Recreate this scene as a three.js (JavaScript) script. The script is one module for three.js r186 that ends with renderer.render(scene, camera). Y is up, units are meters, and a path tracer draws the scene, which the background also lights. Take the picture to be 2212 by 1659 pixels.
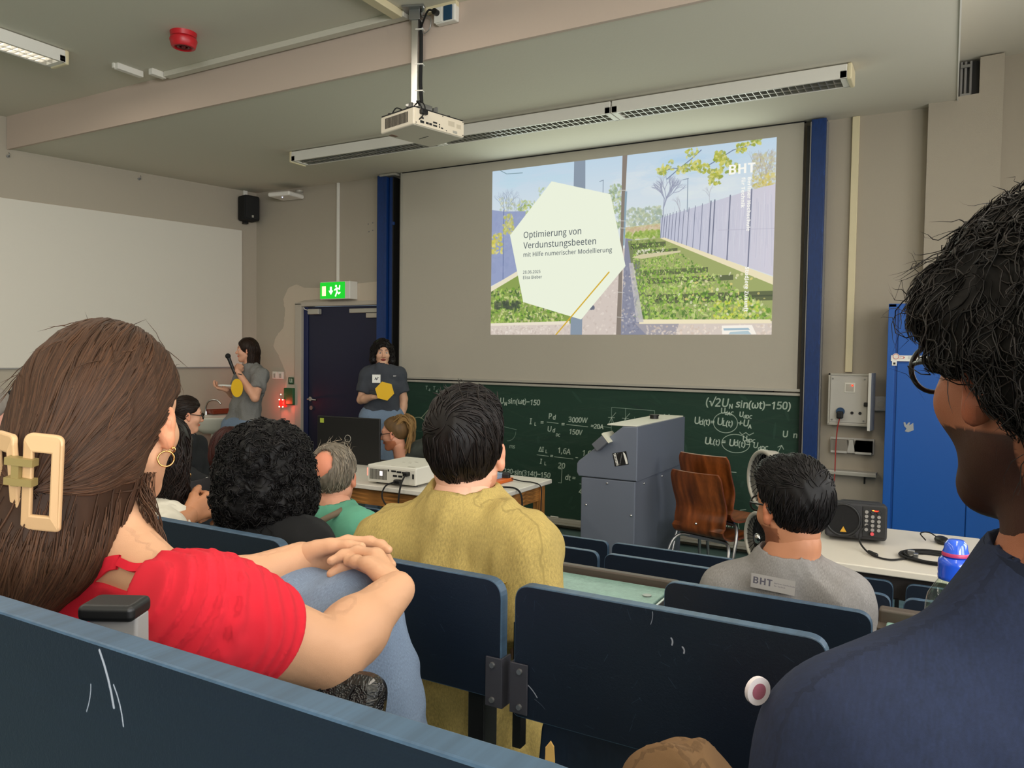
import * as THREE from 'three';
import { RoundedBoxGeometry } from 'three/addons/geometries/RoundedBoxGeometry.js';
import { mergeGeometries, mergeVertices, toCreasedNormals } from 'three/addons/utils/BufferGeometryUtils.js';
import { ImprovedNoise } from 'three/addons/math/ImprovedNoise.js';
import { RectAreaLightUniformsLib } from 'three/addons/lights/RectAreaLightUniformsLib.js';
RectAreaLightUniformsLib.init();

// ---------- camera ----------
const scene = new THREE.Scene();
const camera = new THREE.PerspectiveCamera(52.83, 2212 / 1659, 0.05, 60);
camera.position.set(0, 1.6, 6.4);
camera.rotation.order = 'YXZ';
camera.rotation.set(THREE.MathUtils.degToRad(-2.28), THREE.MathUtils.degToRad(29.4), 0.0132);
const renderer = new THREE.WebGLRenderer({ antialias: true });
renderer.toneMapping = THREE.LinearToneMapping;
renderer.toneMappingExposure = 1.14;
renderer.shadowMap.enabled = true;
scene.background = new THREE.Color(0x9fb0c0);

// ---------- daylight: the row of windows in the right wall, seen only by its light ----------
const V3 = (x, y, z) => new THREE.Vector3(x, y, z);
const RWX = z => 1.25 + 0.22 * z;                       // right wall, splayed like the left one
const WINDOWS = [[1.0, 2.5, 2], [3.1, 4.6, 4], [5.2, 6.7, 6], [7.3, 8.8, 14], [9.4, 10.9, 26], [11.5, 13.0, 26]];
const DAY = new THREE.Color(0.95, 0.97, 1.0);
for (const [z0, z1, power] of WINDOWS) {
  const l = new THREE.RectAreaLight(DAY, power, z1 - z0 - 0.1, 1.5);
  const zc = (z0 + z1) / 2;
  l.position.set(RWX(zc) - 0.2, 2.35, zc + 0.02);
  l.lookAt(l.position.x - 1, 2.35, l.position.z + 0.22);
  scene.add(l);
}
// three rows of louvre lights over the seats are lit; all but the nearest end of the left row hang outside the frame
const LAMPS = []; for (const x of [-5.59, -2.65, .2]) for (const z of [3.93, 5.6, 7.3, 9.0, 11]) LAMPS.push([x, z]);
for (const [x, z] of LAMPS) { const l = new THREE.RectAreaLight(new THREE.Color(1, .9, .76), 19, .15, 1.5); l.position.set(x, 3.6, z); l.rotation.x = -Math.PI / 2; scene.add(l); }
// the projected picture throws its light back into the room
const slideLight = new THREE.RectAreaLight(new THREE.Color(0.9, 1.0, 0.82), 1.1, 2.55, 1.5);
slideLight.position.set(-2.51, 2.55, 0.1); slideLight.lookAt(-2.51, 2.55, 5); scene.add(slideLight);

// ---------- helpers ----------
let seed = 7;
const rnd = () => { seed |= 0; seed = seed + 0x6D2B79F5 | 0; let t = Math.imul(seed ^ seed >>> 15, 1 | seed); t = t + Math.imul(t ^ t >>> 7, 61 | t) ^ t; return ((t ^ t >>> 14) >>> 0) / 4294967296; };
const rr = (a, b) => a + (b - a) * rnd();
const PN = new ImprovedNoise();
const noise = (x, y, z) => PN.noise(x, y, z);
const used = {};
const numbered = n => { const k = used[n] = (used[n] ?? -1) + 1; return k ? n + '_' + String(k).padStart(3, '0') : n; };
const shadowed = o => { o.castShadow = true; o.receiveShadow = true; return o; };
function thing(name, label, category, p = [0, 0, 0], turn = 0, group) {
  const o = new THREE.Group(); o.name = numbered(name); o.position.set(...p); o.rotation.y = turn;
  o.userData = { label, category }; if (group) o.userData.group = group; scene.add(o); return o;
}
function part(name, geo, mat, parent, label) {
  const m = shadowed(new THREE.Mesh(Array.isArray(geo) ? merge(geo) : geo, mat)); m.name = name; parent.add(m);
  if (label) m.userData.label = label; return m;
}
function single(name, label, category, geo, mat, group) {
  const m = shadowed(new THREE.Mesh(Array.isArray(geo) ? merge(geo) : geo, mat)); m.name = numbered(name);
  m.userData = { label, category }; if (group) m.userData.group = group; scene.add(m); return m;
}
function struct(name, geo, mat) {
  const m = shadowed(new THREE.Mesh(Array.isArray(geo) ? merge(geo) : geo, mat)); m.name = name; m.userData = { kind: 'structure' }; scene.add(m); return m;
}
function merge(list) {
  const flat = list.map(g => { let h = g.index ? g.toNonIndexed() : g.clone(); for (const k of Object.keys(h.attributes)) if (!['position', 'normal', 'uv'].includes(k)) h.deleteAttribute(k); if (!h.attributes.uv) h.setAttribute('uv', new THREE.BufferAttribute(new Float32Array(h.attributes.position.count * 2), 2)); return h; });
  return mergeGeometries(flat);
}
const box = (w, h, d, x = 0, y = 0, z = 0, r = 0) => (r > 0 ? new RoundedBoxGeometry(w, h, d, 2, Math.min(r, w / 2.01, h / 2.01, d / 2.01)) : new THREE.BoxGeometry(w, h, d)).translate(x, y, z);
const bar = (x0, x1, y0, y1, z0, z1, r = 0) => box(Math.abs(x1 - x0), Math.abs(y1 - y0), Math.abs(z1 - z0), (x0 + x1) / 2, (y0 + y1) / 2, (z0 + z1) / 2, r);
const cyl = (r0, r1, h, x = 0, y = 0, z = 0, n = 20) => new THREE.CylinderGeometry(r0, r1, h, n).translate(x, y, z);
const tube = (pts, r, n = 24, k = 8, closed = false) => new THREE.TubeGeometry(new THREE.CatmullRomCurve3(pts.map(p => V3(...p)), closed), n, r, k, closed);
const ball = (r, x, y, z, sx = 1, sy = 1, sz = 1, n = 16) => new THREE.SphereGeometry(r, n, n * .75 | 0).scale(sx, sy, sz).translate(x, y, z);
function shapeOf(pts) { const s = new THREE.Shape(); pts.forEach(([x, y], i) => i ? s.lineTo(x, y) : s.moveTo(x, y)); s.closePath(); return s; }
function rrect(w, h, r, x = 0, y = 0) {   // rounded rectangle outline, centred; r = one radius or [bl, br, tr, tl]
  const [a, b, c, d] = Array.isArray(r) ? r : [r, r, r, r], s = new THREE.Shape(), X = w / 2, Y = h / 2;
  s.moveTo(x - X + a, y - Y); s.lineTo(x + X - b, y - Y); s.quadraticCurveTo(x + X, y - Y, x + X, y - Y + b);
  s.lineTo(x + X, y + Y - c); s.quadraticCurveTo(x + X, y + Y, x + X - c, y + Y); s.lineTo(x - X + d, y + Y);
  s.quadraticCurveTo(x - X, y + Y, x - X, y + Y - d); s.lineTo(x - X, y - Y + a); s.quadraticCurveTo(x - X, y - Y, x - X + a, y - Y); return s;
}
const extrude = (shape, depth, bevel = 0, seg = 8) => new THREE.ExtrudeGeometry(shape, { depth: depth - 2 * bevel, bevelEnabled: bevel > 0, bevelSize: bevel, bevelThickness: bevel, bevelSegments: 2, bevelOffset: -bevel, curveSegments: seg }).translate(0, 0, -depth / 2 + bevel);

// ---------- textures ----------
function canvasTex(w, h, draw, srgb = true) {
  const c = document.createElement('canvas'); c.width = w; c.height = h; const g = c.getContext('2d'); draw(g, w, h);
  const t = new THREE.CanvasTexture(c); if (srgb) t.colorSpace = THREE.SRGBColorSpace; t.anisotropy = 8; return t;
}
function dataTex(n, fn, srgb = false) {
  const a = new Uint8Array(n * n * 4);
  for (let j = 0; j < n; j++) for (let i = 0; i < n; i++) { const v = fn(i / n, j / n), k = (j * n + i) * 4; for (let c = 0; c < 3; c++) a[k + c] = Math.max(0, Math.min(255, 255 * (Array.isArray(v) ? v[c] : v))); a[k + 3] = 255; }
  const t = new THREE.DataTexture(a, n, n); t.wrapS = t.wrapT = THREE.RepeatWrapping; t.magFilter = THREE.LinearFilter; t.minFilter = THREE.LinearFilter; if (srgb) t.colorSpace = THREE.SRGBColorSpace; t.needsUpdate = true; return t;
}
const tiled = (u, v, f, z) => { const a = noise(u * f, v * f, z), b = noise((u - 1) * f, v * f, z), c = noise(u * f, (v - 1) * f, z), d = noise((u - 1) * f, (v - 1) * f, z); return (a * (1 - u) + b * u) * (1 - v) + (c * (1 - u) + d * u) * v; };
const grainT = dataTex(256, (u, v) => .5 + .3 * tiled(u, v, 90, 1) + .25 * tiled(u, v, 30, 4));
const clothT = dataTex(256, (u, v) => .5 + .25 * Math.sin(u * 256 * Math.PI / 2) * Math.sin(v * 256 * Math.PI / 2) + .3 * tiled(u, v, 60, 2));
const woodT = dataTex(256, (u, v) => { const s = tiled(u, v * .15, 14, 3) * 2.2 + tiled(u, v * .3, 60, 6) * .5; const k = .78 + .22 * s; return [k, k * .97, k * .92]; }, true);
const mottleT = dataTex(256, (u, v) => { const s = tiled(u, v, 9, 3) * .5 + tiled(u, v, 26, 8) * .5 + .35 * tiled(u, v, 70, 5); const k = .86 + .2 * s; return [k, k, k]; }, true);
const heatherT = dataTex(256, (u, v) => { const s = tiled(u, v * .4, 60, 3) * .7 + tiled(u, v, 110, 8) * .6; const k = .88 + .2 * s; return [k, k, k]; }, true);
const paintWornT = dataTex(256, (u, v) => { const s = tiled(u * 1, v, 40, 31), l = tiled(u, v, 8, 12); const k = s > .42 && l > .1 ? 1.0 : .62 + .1 * l; return [k, k, k]; }, true);
function rep(t, x, y) { const c = t.clone(); c.repeat.set(x, y); c.needsUpdate = true; return c; }
function mat(color, rough = .6, o = {}) { return new THREE.MeshStandardMaterial({ color, roughness: rough, ...o }); }
function bumped(color, rough, tex, rx, ry, scale, o = {}) { return new THREE.MeshStandardMaterial({ color, roughness: rough, bumpMap: rep(tex, rx, ry), bumpScale: scale, ...o }); }
const M = {
  wall: bumped(0xafa595, .9, grainT, 8, 4, .0015), patch: bumped(0xc9bba8, .9, grainT, 6, 6, .0015),
  ceiling: bumped(0xd6d0c0, .95, grainT, 10, 10, .001), beam: bumped(0xc8b5a6, .95, grainT, 10, 3, .001),
  floor: bumped(0x6d8a86, .45, grainT, 20, 20, .0005, { map: rep(mottleT, 8, 8) }), white: mat(0xe8e4da, .45), cream: mat(0xe0d3ae, .5),
  metal: mat(0x9a9a98, .35, { metalness: .85 }), chrome: mat(0xd8d8d8, .15, { metalness: 1 }), alu: mat(0xc4c2bc, .3, { metalness: .9 }), alub: mat(0xb9b5aa, .45, { metalness: .3 }),
  dark: mat(0x17181a, .5), black: mat(0x0d0d0e, .45), blackSoft: mat(0x141414, .85), blue: bumped(0x1a58b4, .4, grainT, 2, 8, .0004, { map: rep(paintWornT, 1, 8), }), cab: mat(0x1559b0, .4),
  doorBlue: mat(0x101636, .45), seat: bumped(0x10263f, .42, grainT, 2, 1, .0008, { map: rep(mottleT, 2, 1) }), seatEdge: mat(0x50708a, .5), seatMetal: mat(0x4b4a52, .5, { metalness: .4 }),
  deskTop: mat(0x8fb3a8, .45, { map: rep(mottleT, 2, 1) }), deskRim: mat(0x4a4038, .5), steel: mat(0xb5b5b5, .3, { metalness: .9 }),
  lectern: mat(0x6c7382, .5, { metalness: .15 }), lecternDark: mat(0x61646c, .55), table: mat(0xd9d4ca, .4), beech: mat(0xc98d4d, .45, { map: rep(woodT, 1, 4) }), ply: mat(0xa0592c, .3, { map: rep(woodT, 2, 2) }),
  boxgrey: mat(0xc4c0b8, .5), enamel: mat(0xe4e0d2, .25), red: mat(0xc8202a, .35), orange: mat(0xd8661c, .5), cableGrey: mat(0x8d8a86, .6), cableRed: mat(0xb8443e, .5), yellow: mat(0xe8b818, .6), gold: mat(0xd9a867, .22, { metalness: 1 }), paper: mat(0xf0efe8, .7)
};
// ================= the room =================
const LWX = z => -7.035 - 0.2209 * z;
function plan(pts, y0, y1) { return new THREE.ExtrudeGeometry(shapeOf(pts.map(([x, z]) => [x, -z])), { depth: y1 - y0, bevelEnabled: false }).rotateX(-Math.PI / 2).translate(0, y0, 0); }
function uvWorld(g, s = 1) { const p = g.attributes.position, n = g.attributes.normal, uv = new Float32Array(p.count * 2); for (let i = 0; i < p.count; i++) { const nx = Math.abs(n.getX(i)), ny = Math.abs(n.getY(i)), nz = Math.abs(n.getZ(i)); const [a, b] = ny > nx && ny > nz ? [p.getX(i), p.getZ(i)] : nx > nz ? [p.getZ(i), p.getY(i)] : [p.getX(i), p.getY(i)]; uv[2 * i] = a * s; uv[2 * i + 1] = b * s; } g.setAttribute('uv', new THREE.BufferAttribute(uv, 2)); return g; }
const ZB = 14;
struct('floor', uvWorld(merge([
  plan([[LWX(0) - .3, -.2], [RWX(0) + .3, -.2], [RWX(2.95) + .3, 2.95], [LWX(2.95) - .3, 2.95]], -.15, 0),
  ...[[2.95, 3.75, 0], [3.75, 4.55, .027], [4.55, 5.35, .215], [5.35, 6.15, .403], [6.15, ZB + .2, .59]].map(([a, b, y]) => plan([[LWX(a) - .3, a], [RWX(a) + .3, a], [RWX(b) + .3, b], [LWX(b) - .3, b]], -.15, y))]), .12), M.floor);
// front wall, with the door opening
struct('wall_front', uvWorld(merge([bar(-7.3, -6.312, -.1, 3.95, -.2, 0), bar(-5.195, 2.0, -.1, 3.95, -.2, 0), bar(-6.312, -5.195, 2.1, 3.95, -.2, 0)]), .12), M.wall);
struct('wall_left', uvWorld(plan([[LWX(-.2), -.2], [LWX(ZB + .2), ZB + .2], [LWX(ZB + .2) - .2, ZB + .2], [LWX(-.2) - .2, -.2]], -.1, 3.95), .12), M.wall);
struct('wall_back', uvWorld(bar(-10.6, 4.8, -.1, 3.95, ZB, ZB + .2), .12), M.wall);
{ // right wall with four window openings, outside the frame
  const pieces = [], seg = (z0, z1, y0, y1) => pieces.push(plan([[RWX(z0), z0], [RWX(z1), z1], [RWX(z1) + .2, z1], [RWX(z0) + .2, z0]], y0, y1));
  seg(-.2, ZB + .2, -.1, 1.5); seg(-.2, ZB + .2, 3.2, 3.95);
  let a = -.2; for (const [z0, z1] of WINDOWS) { seg(a, z0, 1.5, 3.2); a = z1; } seg(a, ZB + .2, 1.5, 3.2);
  struct('wall_right', uvWorld(merge(pieces), .12), M.wall);
  const blind = new THREE.MeshStandardMaterial({ color: 0xe9e2d0, roughness: .9, emissive: new THREE.Color(1, .93, .8), emissiveIntensity: 1.2 });
  WINDOWS.forEach(([z0, z1], i) => {
    const w = new THREE.Group(); w.name = 'window_' + (i + 1); w.userData = { kind: 'structure' }; w.position.set(RWX((z0 + z1) / 2) + .1, 2.35, (z0 + z1) / 2); w.rotation.y = Math.atan(.22); scene.add(w);
    part('window_frame', [box(.08, .06, z1 - z0, 0, .82, 0), box(.08, .06, z1 - z0, 0, -.82, 0), box(.08, 1.7, .06, 0, 0, (z1 - z0) / 2 - .03), box(.08, 1.7, .06, 0, 0, -(z1 - z0) / 2 + .03)], M.white, w);
    part('window_blind', box(.01, 1.6, z1 - z0 - .1, -.06, 0, 0), blind, w);
  });
}
// upper ceiling and the lowered ceiling over the front
struct('ceiling', uvWorld(plan([[LWX(-.2) - .2, -.2], [RWX(-.2) + .2, -.2], [RWX(ZB + .2) + .2, ZB + .2], [LWX(ZB + .2) - .2, ZB + .2]], 3.7, 3.95), .12), M.ceiling);
struct('trim_1', uvWorld(plan([[LWX(0), 0], [-.004, 0], [-.004, 2.425], [LWX(2.425), 2.425]], 3.412, 3.7), .12), M.ceiling);            // lowered ceiling panel
struct('trim_2', uvWorld(plan([[LWX(2.45) + .01, 2.425], [0, 2.425], [0, 2.45], [LWX(2.45) + .01, 2.45]], 3.405, 3.7), .12), M.beam);   // its fascia towards the seats
struct('trim_3', bar(-.004, .004, 3.405, 3.7, .0, 2.45), M.white);                                                                        // its white edge strip
// boxed pipe casing in the right front corner
struct('trim_4', extrude(shapeOf([[-.178, 0], [.272, 0], [.272, 3.69], [.129, 3.685], [.129, 3.44], [-.178, 3.425]]), .1).translate(0, 0, .052), M.wall);
{ const t = thing('pipe_gap', 'dark gap above the pipe casing with pipes inside', 'pipes', [.063, 3.56, .03]);
  part('backing', box(.125, .255, .01), M.black, t); for (const dx of [-.045, -.02, .012]) part('pipe', cyl(.009, .009, .25, dx, 0, .016, 8), M.cableGrey, t); for (const dy of [.09, -.11]) part('clamp', box(.06, .02, .016, -.02, dy, .03), M.metal, t); }
// lighter patch of filler plaster round the door
{ const pts = [[-6.40, 0], [-6.61, 0], [-6.63, .9], [-6.55, 1.3], [-6.62, 1.45], [-6.68, 1.55], [-6.76, 1.65], [-6.69, 1.78], [-6.60, 1.86], [-6.57, 2.05], [-6.60, 2.18], [-6.52, 2.3], [-6.40, 2.34], [-6.28, 2.30], [-6.05, 2.29], [-5.7, 2.31], [-5.18, 2.33], [-5.18, 2.12], [-6.40, 2.12]];
  const c = new THREE.CatmullRomCurve3(pts.map(p => V3(p[0], p[1], 0)), true, 'catmullrom', .15).getPoints(160).map((p, i) => [p.x + (p.y > .5 ? .012 * noise(p.x * 30, p.y * 30, 2) : 0), p.y]);
  struct('trim_5', extrude(shapeOf(c), .004).translate(0, 0, .0025), M.patch); }
// door
{ const d = new THREE.Group(); d.name = 'door_1'; d.userData = { kind: 'structure' }; scene.add(d);
  const white = mat(0xb9b0a2, .6);
  part('door_frame', [bar(-6.395, -6.30, 0, 2.125, -.06, .03, .004), bar(-6.395, -5.185, 2.09, 2.135, -.06, .03, .004), bar(-5.205, -5.165, 0, 2.1, -.06, .03, .004)], white, d);
  part('door_leaf', bar(-6.30, -5.205, .01, 2.085, -.06, -.02, .004), M.doorBlue, d);
  part('door_rebate', bar(-6.30, -6.235, .01, 2.085, -.02, -.008, .003), mat(0x152051, .45), d);
  part('handle', [tube([[-6.20, 1.06, -.02], [-6.20, 1.06, .03], [-6.17, 1.06, .04], [-6.06, 1.055, .04]], .009), cyl(.025, .025, .01).rotateX(Math.PI / 2).translate(-6.2, 1.06, -.015)], M.chrome, d);
  part('lock', cyl(.024, .024, .012).rotateX(Math.PI / 2).translate(-6.185, .96, -.014), M.metal, d);
  part('door_closer', bar(-6.20, -6.04, 2.0, 2.06, -.02, .035, .006), M.alub, d);
  part('closer_rail', bar(-5.62, -5.205, 2.01, 2.055, -.02, .01, .004), M.alub, d); part('closer_bracket', bar(-5.385, -5.205, 1.955, 2.005, -.02, .015, .004), white, d);
  part('cable', tube([[-6.29, 2.08, 0], [-6.27, 2.06, .005], [-6.2, 2.045, .005]], .005), M.white, d); }
// ================= fittings on the front wall =================
{ const t = thing('exit_sign', 'lit green emergency exit sign box above the dark door', 'sign', [-5.73, 2.245, .065]);
  part('casing', box(.42, .19, .125, .012, 0, 0, .008), M.white, t);
  const tex = canvasTex(512, 256, (g, w, h) => { g.fillStyle = '#18b428'; g.fillRect(0, 0, w, h); g.fillStyle = '#fff8b8'; g.fillRect(40, 60, 80, 150); g.fillStyle = '#f8ffe8'; g.beginPath(); g.moveTo(205, 70); g.lineTo(245, 70); g.lineTo(245, 130); g.lineTo(275, 130); g.lineTo(225, 200); g.lineTo(175, 130); g.lineTo(205, 130); g.fill();
    g.beginPath(); g.arc(330, 62, 20, 0, 7); g.fill(); g.lineWidth = 26; g.strokeStyle = '#f8ffe8'; g.lineCap = 'round'; g.beginPath(); g.moveTo(345, 95); g.lineTo(350, 150); g.lineTo(320, 215); g.moveTo(350, 150); g.lineTo(385, 180); g.lineTo(410, 165); g.moveTo(345, 95); g.lineTo(400, 110); g.lineTo(405, 60); g.moveTo(345, 98); g.lineTo(305, 120); g.stroke(); });
  part('panel', new THREE.PlaneGeometry(.35, .175).translate(-.02, 0, .0635), new THREE.MeshStandardMaterial({ color: 0x0a3010, map: tex, emissive: 0xffffff, emissiveMap: tex, emissiveIntensity: 1.25 }), t);
  const l = new THREE.RectAreaLight(0x9bff7a, .6, .34, .16); l.position.set(-5.75, 2.245, .14); l.lookAt(-5.75, 2.245, 3); scene.add(l); }
single('cable_duct', 'thin white cable duct from ceiling down to exit sign', 'cable duct', bar(-5.795, -5.765, 2.335, 3.41, 0, .02, .003), M.white);
{ const t = thing('access_point', 'white wireless access point on the wall near the ceiling corner', 'access point', [-6.41, 3.30, .15], .1);
  part('housing', box(.3, .05, .26, 0, 0, 0, .022), mat(0xf0ece4, .4), t); part('bracket', [box(.04, .06, .12, .1, .02, -.12), cyl(.04, .04, .02, .1, .06, -.1)], M.alub, t);
  part('status_lamp', ball(.006, 0, -.026, .06), new THREE.MeshStandardMaterial({ color: 0xffffff, emissive: 0xbfc8ff, emissiveIntensity: 3 }), t); }
{ const sw = (x, label) => { const t = thing('light_switch', label, 'switch', [x, 1.312, .008], 0, 'switches by the door'); part('plate', box(.083, .085, .016, 0, 0, 0, .006), M.white, t); part('rocker', box(.03, .05, .01, 0, -.004, .01, .004), M.alub, t); };
  sw(-6.722, 'white light switch beside the door, the one further from it'); sw(-6.632, 'white light switch beside the door, the one nearer to it'); }
single('label_sign', 'small green emergency sign on the door frame side', 'sign', new THREE.PlaneGeometry(.085, .078).translate(-6.47, 1.255, .012), mat(0xffffff, .5, { map: canvasTex(64, 64, g => { g.fillStyle = '#1d4a2c'; g.fillRect(0, 0, 64, 64); g.strokeStyle = '#cfe0cf'; g.lineWidth = 6; g.beginPath(); g.moveTo(18, 10); g.lineTo(18, 44); g.lineTo(34, 44); g.lineTo(34, 10); g.moveTo(44, 12); g.lineTo(44, 50); g.stroke(); }) }));
{ const t = thing('alarm_box', 'dark green door alarm box with red lamp by the door frame', 'alarm', [-6.5, 1.05, .03]);
  part('housing', box(.15, .19, .05, .03, .03, 0, .01), mat(0x1c5a30, .45), t);
  part('alarm_lamp', box(.085, .09, .05, -.055, -.05, .02, .012), new THREE.MeshStandardMaterial({ color: 0x701010, emissive: 0xff2a20, emissiveIntensity: .9, roughness: .3 }), t);
  for (const [x, y] of [[-.085, -.01], [-.03, -.01], [-.085, -.09], [-.03, -.09], [-.06, .05]]) part('led', ball(.007, x, y, .048), new THREE.MeshStandardMaterial({ color: 0xffffff, emissive: 0xffe0b0, emissiveIntensity: 4 }), t);
  const l = new THREE.PointLight(0xff4030, .12); l.position.set(-6.55, 1.0, .12); scene.add(l); }
{ const t = thing('screw_hole_plate', 'small grey screw holes in wall beside blue post', 'fixing', [-5.34, 2.9, .004]); for (const [x, y] of [[-.03, .04], [.03, .05], [-.02, -.04], [.03, -.03]]) part('hole', box(.012, .012, .006, x, y, 0, .002), M.cableGrey, t); }
// ---- blackboard installation ----
{ const t = thing('guide_post', 'blue painted steel guide post beside the door', 'post', [-5.05, 0, .1]);
  part('post_body', [box(.11, 3.4, .1, -.06, 1.7, -.04, .004)], M.blue, t);
  part('rail', [box(.018, 3.37, .05, .012, 1.69, .0), box(.055, 3.37, .09, .06, 1.69, -.05, .004)], M.blue, t);
  part('track', [box(.012, 3.36, .1, -.0, 1.69, -.06), box(.012, 3.36, .1, .093, 1.69, -.04)], M.black, t); part('top_cap', box(.2, .02, .1, .03, 3.395, -.02), M.alub, t); part('hook', box(.02, .03, .03, .105, 2.9, .02, .004), M.blue, t); }
{ const t = thing('guide_post', 'scuffed blue painted steel guide post beside the grey control box', 'post', [-.905, 0, .1]);
  part('post_body', box(.105, 3.4, .12, 0, 1.7, -.03, .004), M.blue, t);
  part('track', [box(.03, 3.36, .1, -.07, 1.68, -.04)], M.black, t); part('edge_strip', box(.01, 3.38, .06, .057, 1.69, -.03), M.cableGrey, t); part('edge_strip', box(.006, 3.38, .02, -.054, 1.69, .03), M.cableGrey, t); }
{ const t = thing('projection_panel', 'large matt off white projection panel above the blackboard', 'screen', [-2.94, 2.37, .06]);
  part('panel_face', box(3.84, 2.07, .03, 0, 0, 0), bumped(0xb9b2a4, .8, grainT, 6, 3, .0008), t);
  part('panel_edge', [box(.03, 2.07, .034, -1.935, 0, 0), box(3.9, .02, .05, 0, -1.03, .005)], M.alub, t); part('top_gap', box(3.86, .012, .036, 0, 1.038, 0), M.dark, t); }
{ const boardT = canvasTex(2048, 632, (g, w, h) => {
    g.fillStyle = '#17392b'; g.fillRect(0, 0, w, h);
    for (let i = 0; i < 500; i++) { const x = rr(0, w), y = rr(0, h), r = rr(20, 120); g.save(); g.translate(x, y); g.rotate(rr(-.4, .4)); g.globalAlpha = .012; g.fillStyle = rnd() < .5 ? '#9fc0ae' : '#081710'; for (let k = 0; k < 5; k++) g.fillRect(-r, rr(-8, 8), 2 * r, rr(1, 7)); g.restore(); }
    g.globalAlpha = 1; const X = x => (x + 4.87) * 526.5, Y = y => (1.30 - y) * 526.5;
    g.strokeStyle = g.fillStyle = '#c8d2c4'; g.lineCap = 'round'; g.lineJoin = 'round';
    const wr = (s, x, y, hgt = .085, a = .9, sl = -.03) => { let px = X(x); const S = hgt * 526.5 * 1.25; for (const ch of s) { g.save(); g.globalAlpha = a * rr(.75, 1); g.translate(px, Y(y) + (px - X(x)) * sl * 0 + rr(-1.5, 1.5)); g.rotate(rr(-.07, .03)); g.transform(1, 0, -.12, 1, 0, 0); g.font = `${S}px sans-serif`; g.lineWidth = 1.6; g.strokeText(ch, 0, 0); g.fillText(ch, 0, 0); const m = g.measureText(ch).width; g.restore(); px += m * .96; } return (px / 526.5) - 4.87; };
    const ln = (pts, lw = 3, a = .85) => { g.globalAlpha = a; g.lineWidth = lw; g.beginPath(); pts.forEach(([x, y], i) => i ? g.lineTo(X(x), Y(y)) : g.moveTo(X(x), Y(y))); g.stroke(); g.globalAlpha = 1; };
    const ov = (x, y, a, b) => { g.globalAlpha = .85; g.lineWidth = 3; g.beginPath(); g.ellipse(X(x), Y(y), a * 526.5, b * 526.5, 0, 0, 7); g.stroke(); g.globalAlpha = 1; };
    // right-hand formulas
    wr('(√2U', -1.735, 1.185, .075); wr('N', -1.545, 1.17, .04); wr('sin(ωt)−150)', -1.49, 1.185, .065);
    wr('U', -1.61, 1.13, .05); wr('dAC', -1.575, 1.12, .032); wr('U', -1.46, 1.11, .045); wr('dDC', -1.425, 1.10, .03);
    wr('U', -1.83, 1.03, .065); wr('d(t)', -1.785, 1.03, .05); wr('=', -1.69, 1.035, .05); wr('U', -1.64, 1.035, .065); wr('L(t)', -1.595, 1.03, .05); wr('+U', -1.47, 1.035, .06); wr('A', -1.385, 1.02, .035); wr('⇒', -1.335, 1.035, .06);
    ov(-1.567, 1.055, .098, .082); ln([[-1.45, .985], [-1.43, .965], [-1.40, .985], [-1.375, .965], [-1.34, .985]]); wr('U', -1.43, .915, .05); wr('dDC', -1.395, .905, .03);
    wr('U', -1.74, .87, .065); wr('L(t)', -1.695, .87, .05); wr('=', -1.595, .875, .05); wr('U', -1.54, .87, .062); wr('d(t)', -1.495, .87, .05); wr('−', -1.40, .87, .05); wr('U', -1.345, .865, .05); wr('dDC', -1.305, .85, .035);
    ov(-1.48, .89, .112, .075); wr('LI ⇒ I =', -1.87, .65, .06); wr('ϕ', -1.545, .70, .055); ln([[-1.57, .655], [-1.47, .655]]); wr('L', -1.54, .585, .05);
    wr('U', -1.12, .965, .055); wr('n', -1.04, .965, .05); ln([[-1.155, .83], [-1.12, .90], [-1.15, .885]]); ln([[-1.12, .9], [-1.105, .87]]); wr('U', -1.33, .62, .05);
    ln([[-1.385, .36], [-1.43, .35], [-1.445, .25], [-1.43, .17], [-1.39, .155]]); wr('—', -1.56, .27, .05); wr('mH', -1.56, .2, .04);
    // middle formulas
    wr('I', -3.385, .945, .06); wr('L', -3.335, .93, .035); wr('=', -3.27, .945, .05); wr('P', -3.19, 1.0, .055); wr('d', -3.145, 1.0, .045); ln([[-3.2, .97], [-3.085, .965]]); wr('U', -3.2, .885, .055); wr('d', -3.145, .88, .04); wr('DC', -3.11, .845, .028); wr('=', -3.055, .94, .05);
    wr('3000W', -2.985, .985, .05); ln([[-3.0, .96], [-2.79, .95]]); wr('150V', -2.98, .875, .05); wr('=20A', -2.765, .94, .045); wr('⊥', -3.03, .77, .04);
    wr('ΔI', -3.285, .69, .05); wr('L', -3.215, .68, .035); ln([[-3.3, .66], [-3.18, .655]]); wr('I', -3.27, .58, .05); wr('L', -3.225, .57, .035); wr('=', -3.165, .64, .045); wr('1,6A', -3.09, .69, .055); ln([[-3.12, .655], [-2.93, .65]]); wr('20', -3.085, .555, .055); wr('−', -2.91, .645, .04); wr('1,6', -2.845, .69, .055); ln([[-2.86, .645], [-2.73, .64]]); wr('20', -2.82, .56, .055); wr('=0', -2.7, .62, .05);
    wr('230·sin(314t)−150', -3.66, .455, .052); ln([[-3.075, .55], [-3.04, .55], [-3.045, .42], [-3.075, .42]]); wr('dt =', -3.01, .455, .05); wr('1', -2.83, .475, .055); ln([[-2.86, .43], [-2.75, .425]]); wr('400mH', -2.87, .34, .05); wr('ms', -3.6, .70, .04, .6);
    wr('U', -3.71, 1.12, .06); wr('N', -3.66, 1.105, .035); wr('sin(ωt)−150', -3.62, 1.125, .055); wr('√2', -3.81, 1.12, .06);
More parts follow.
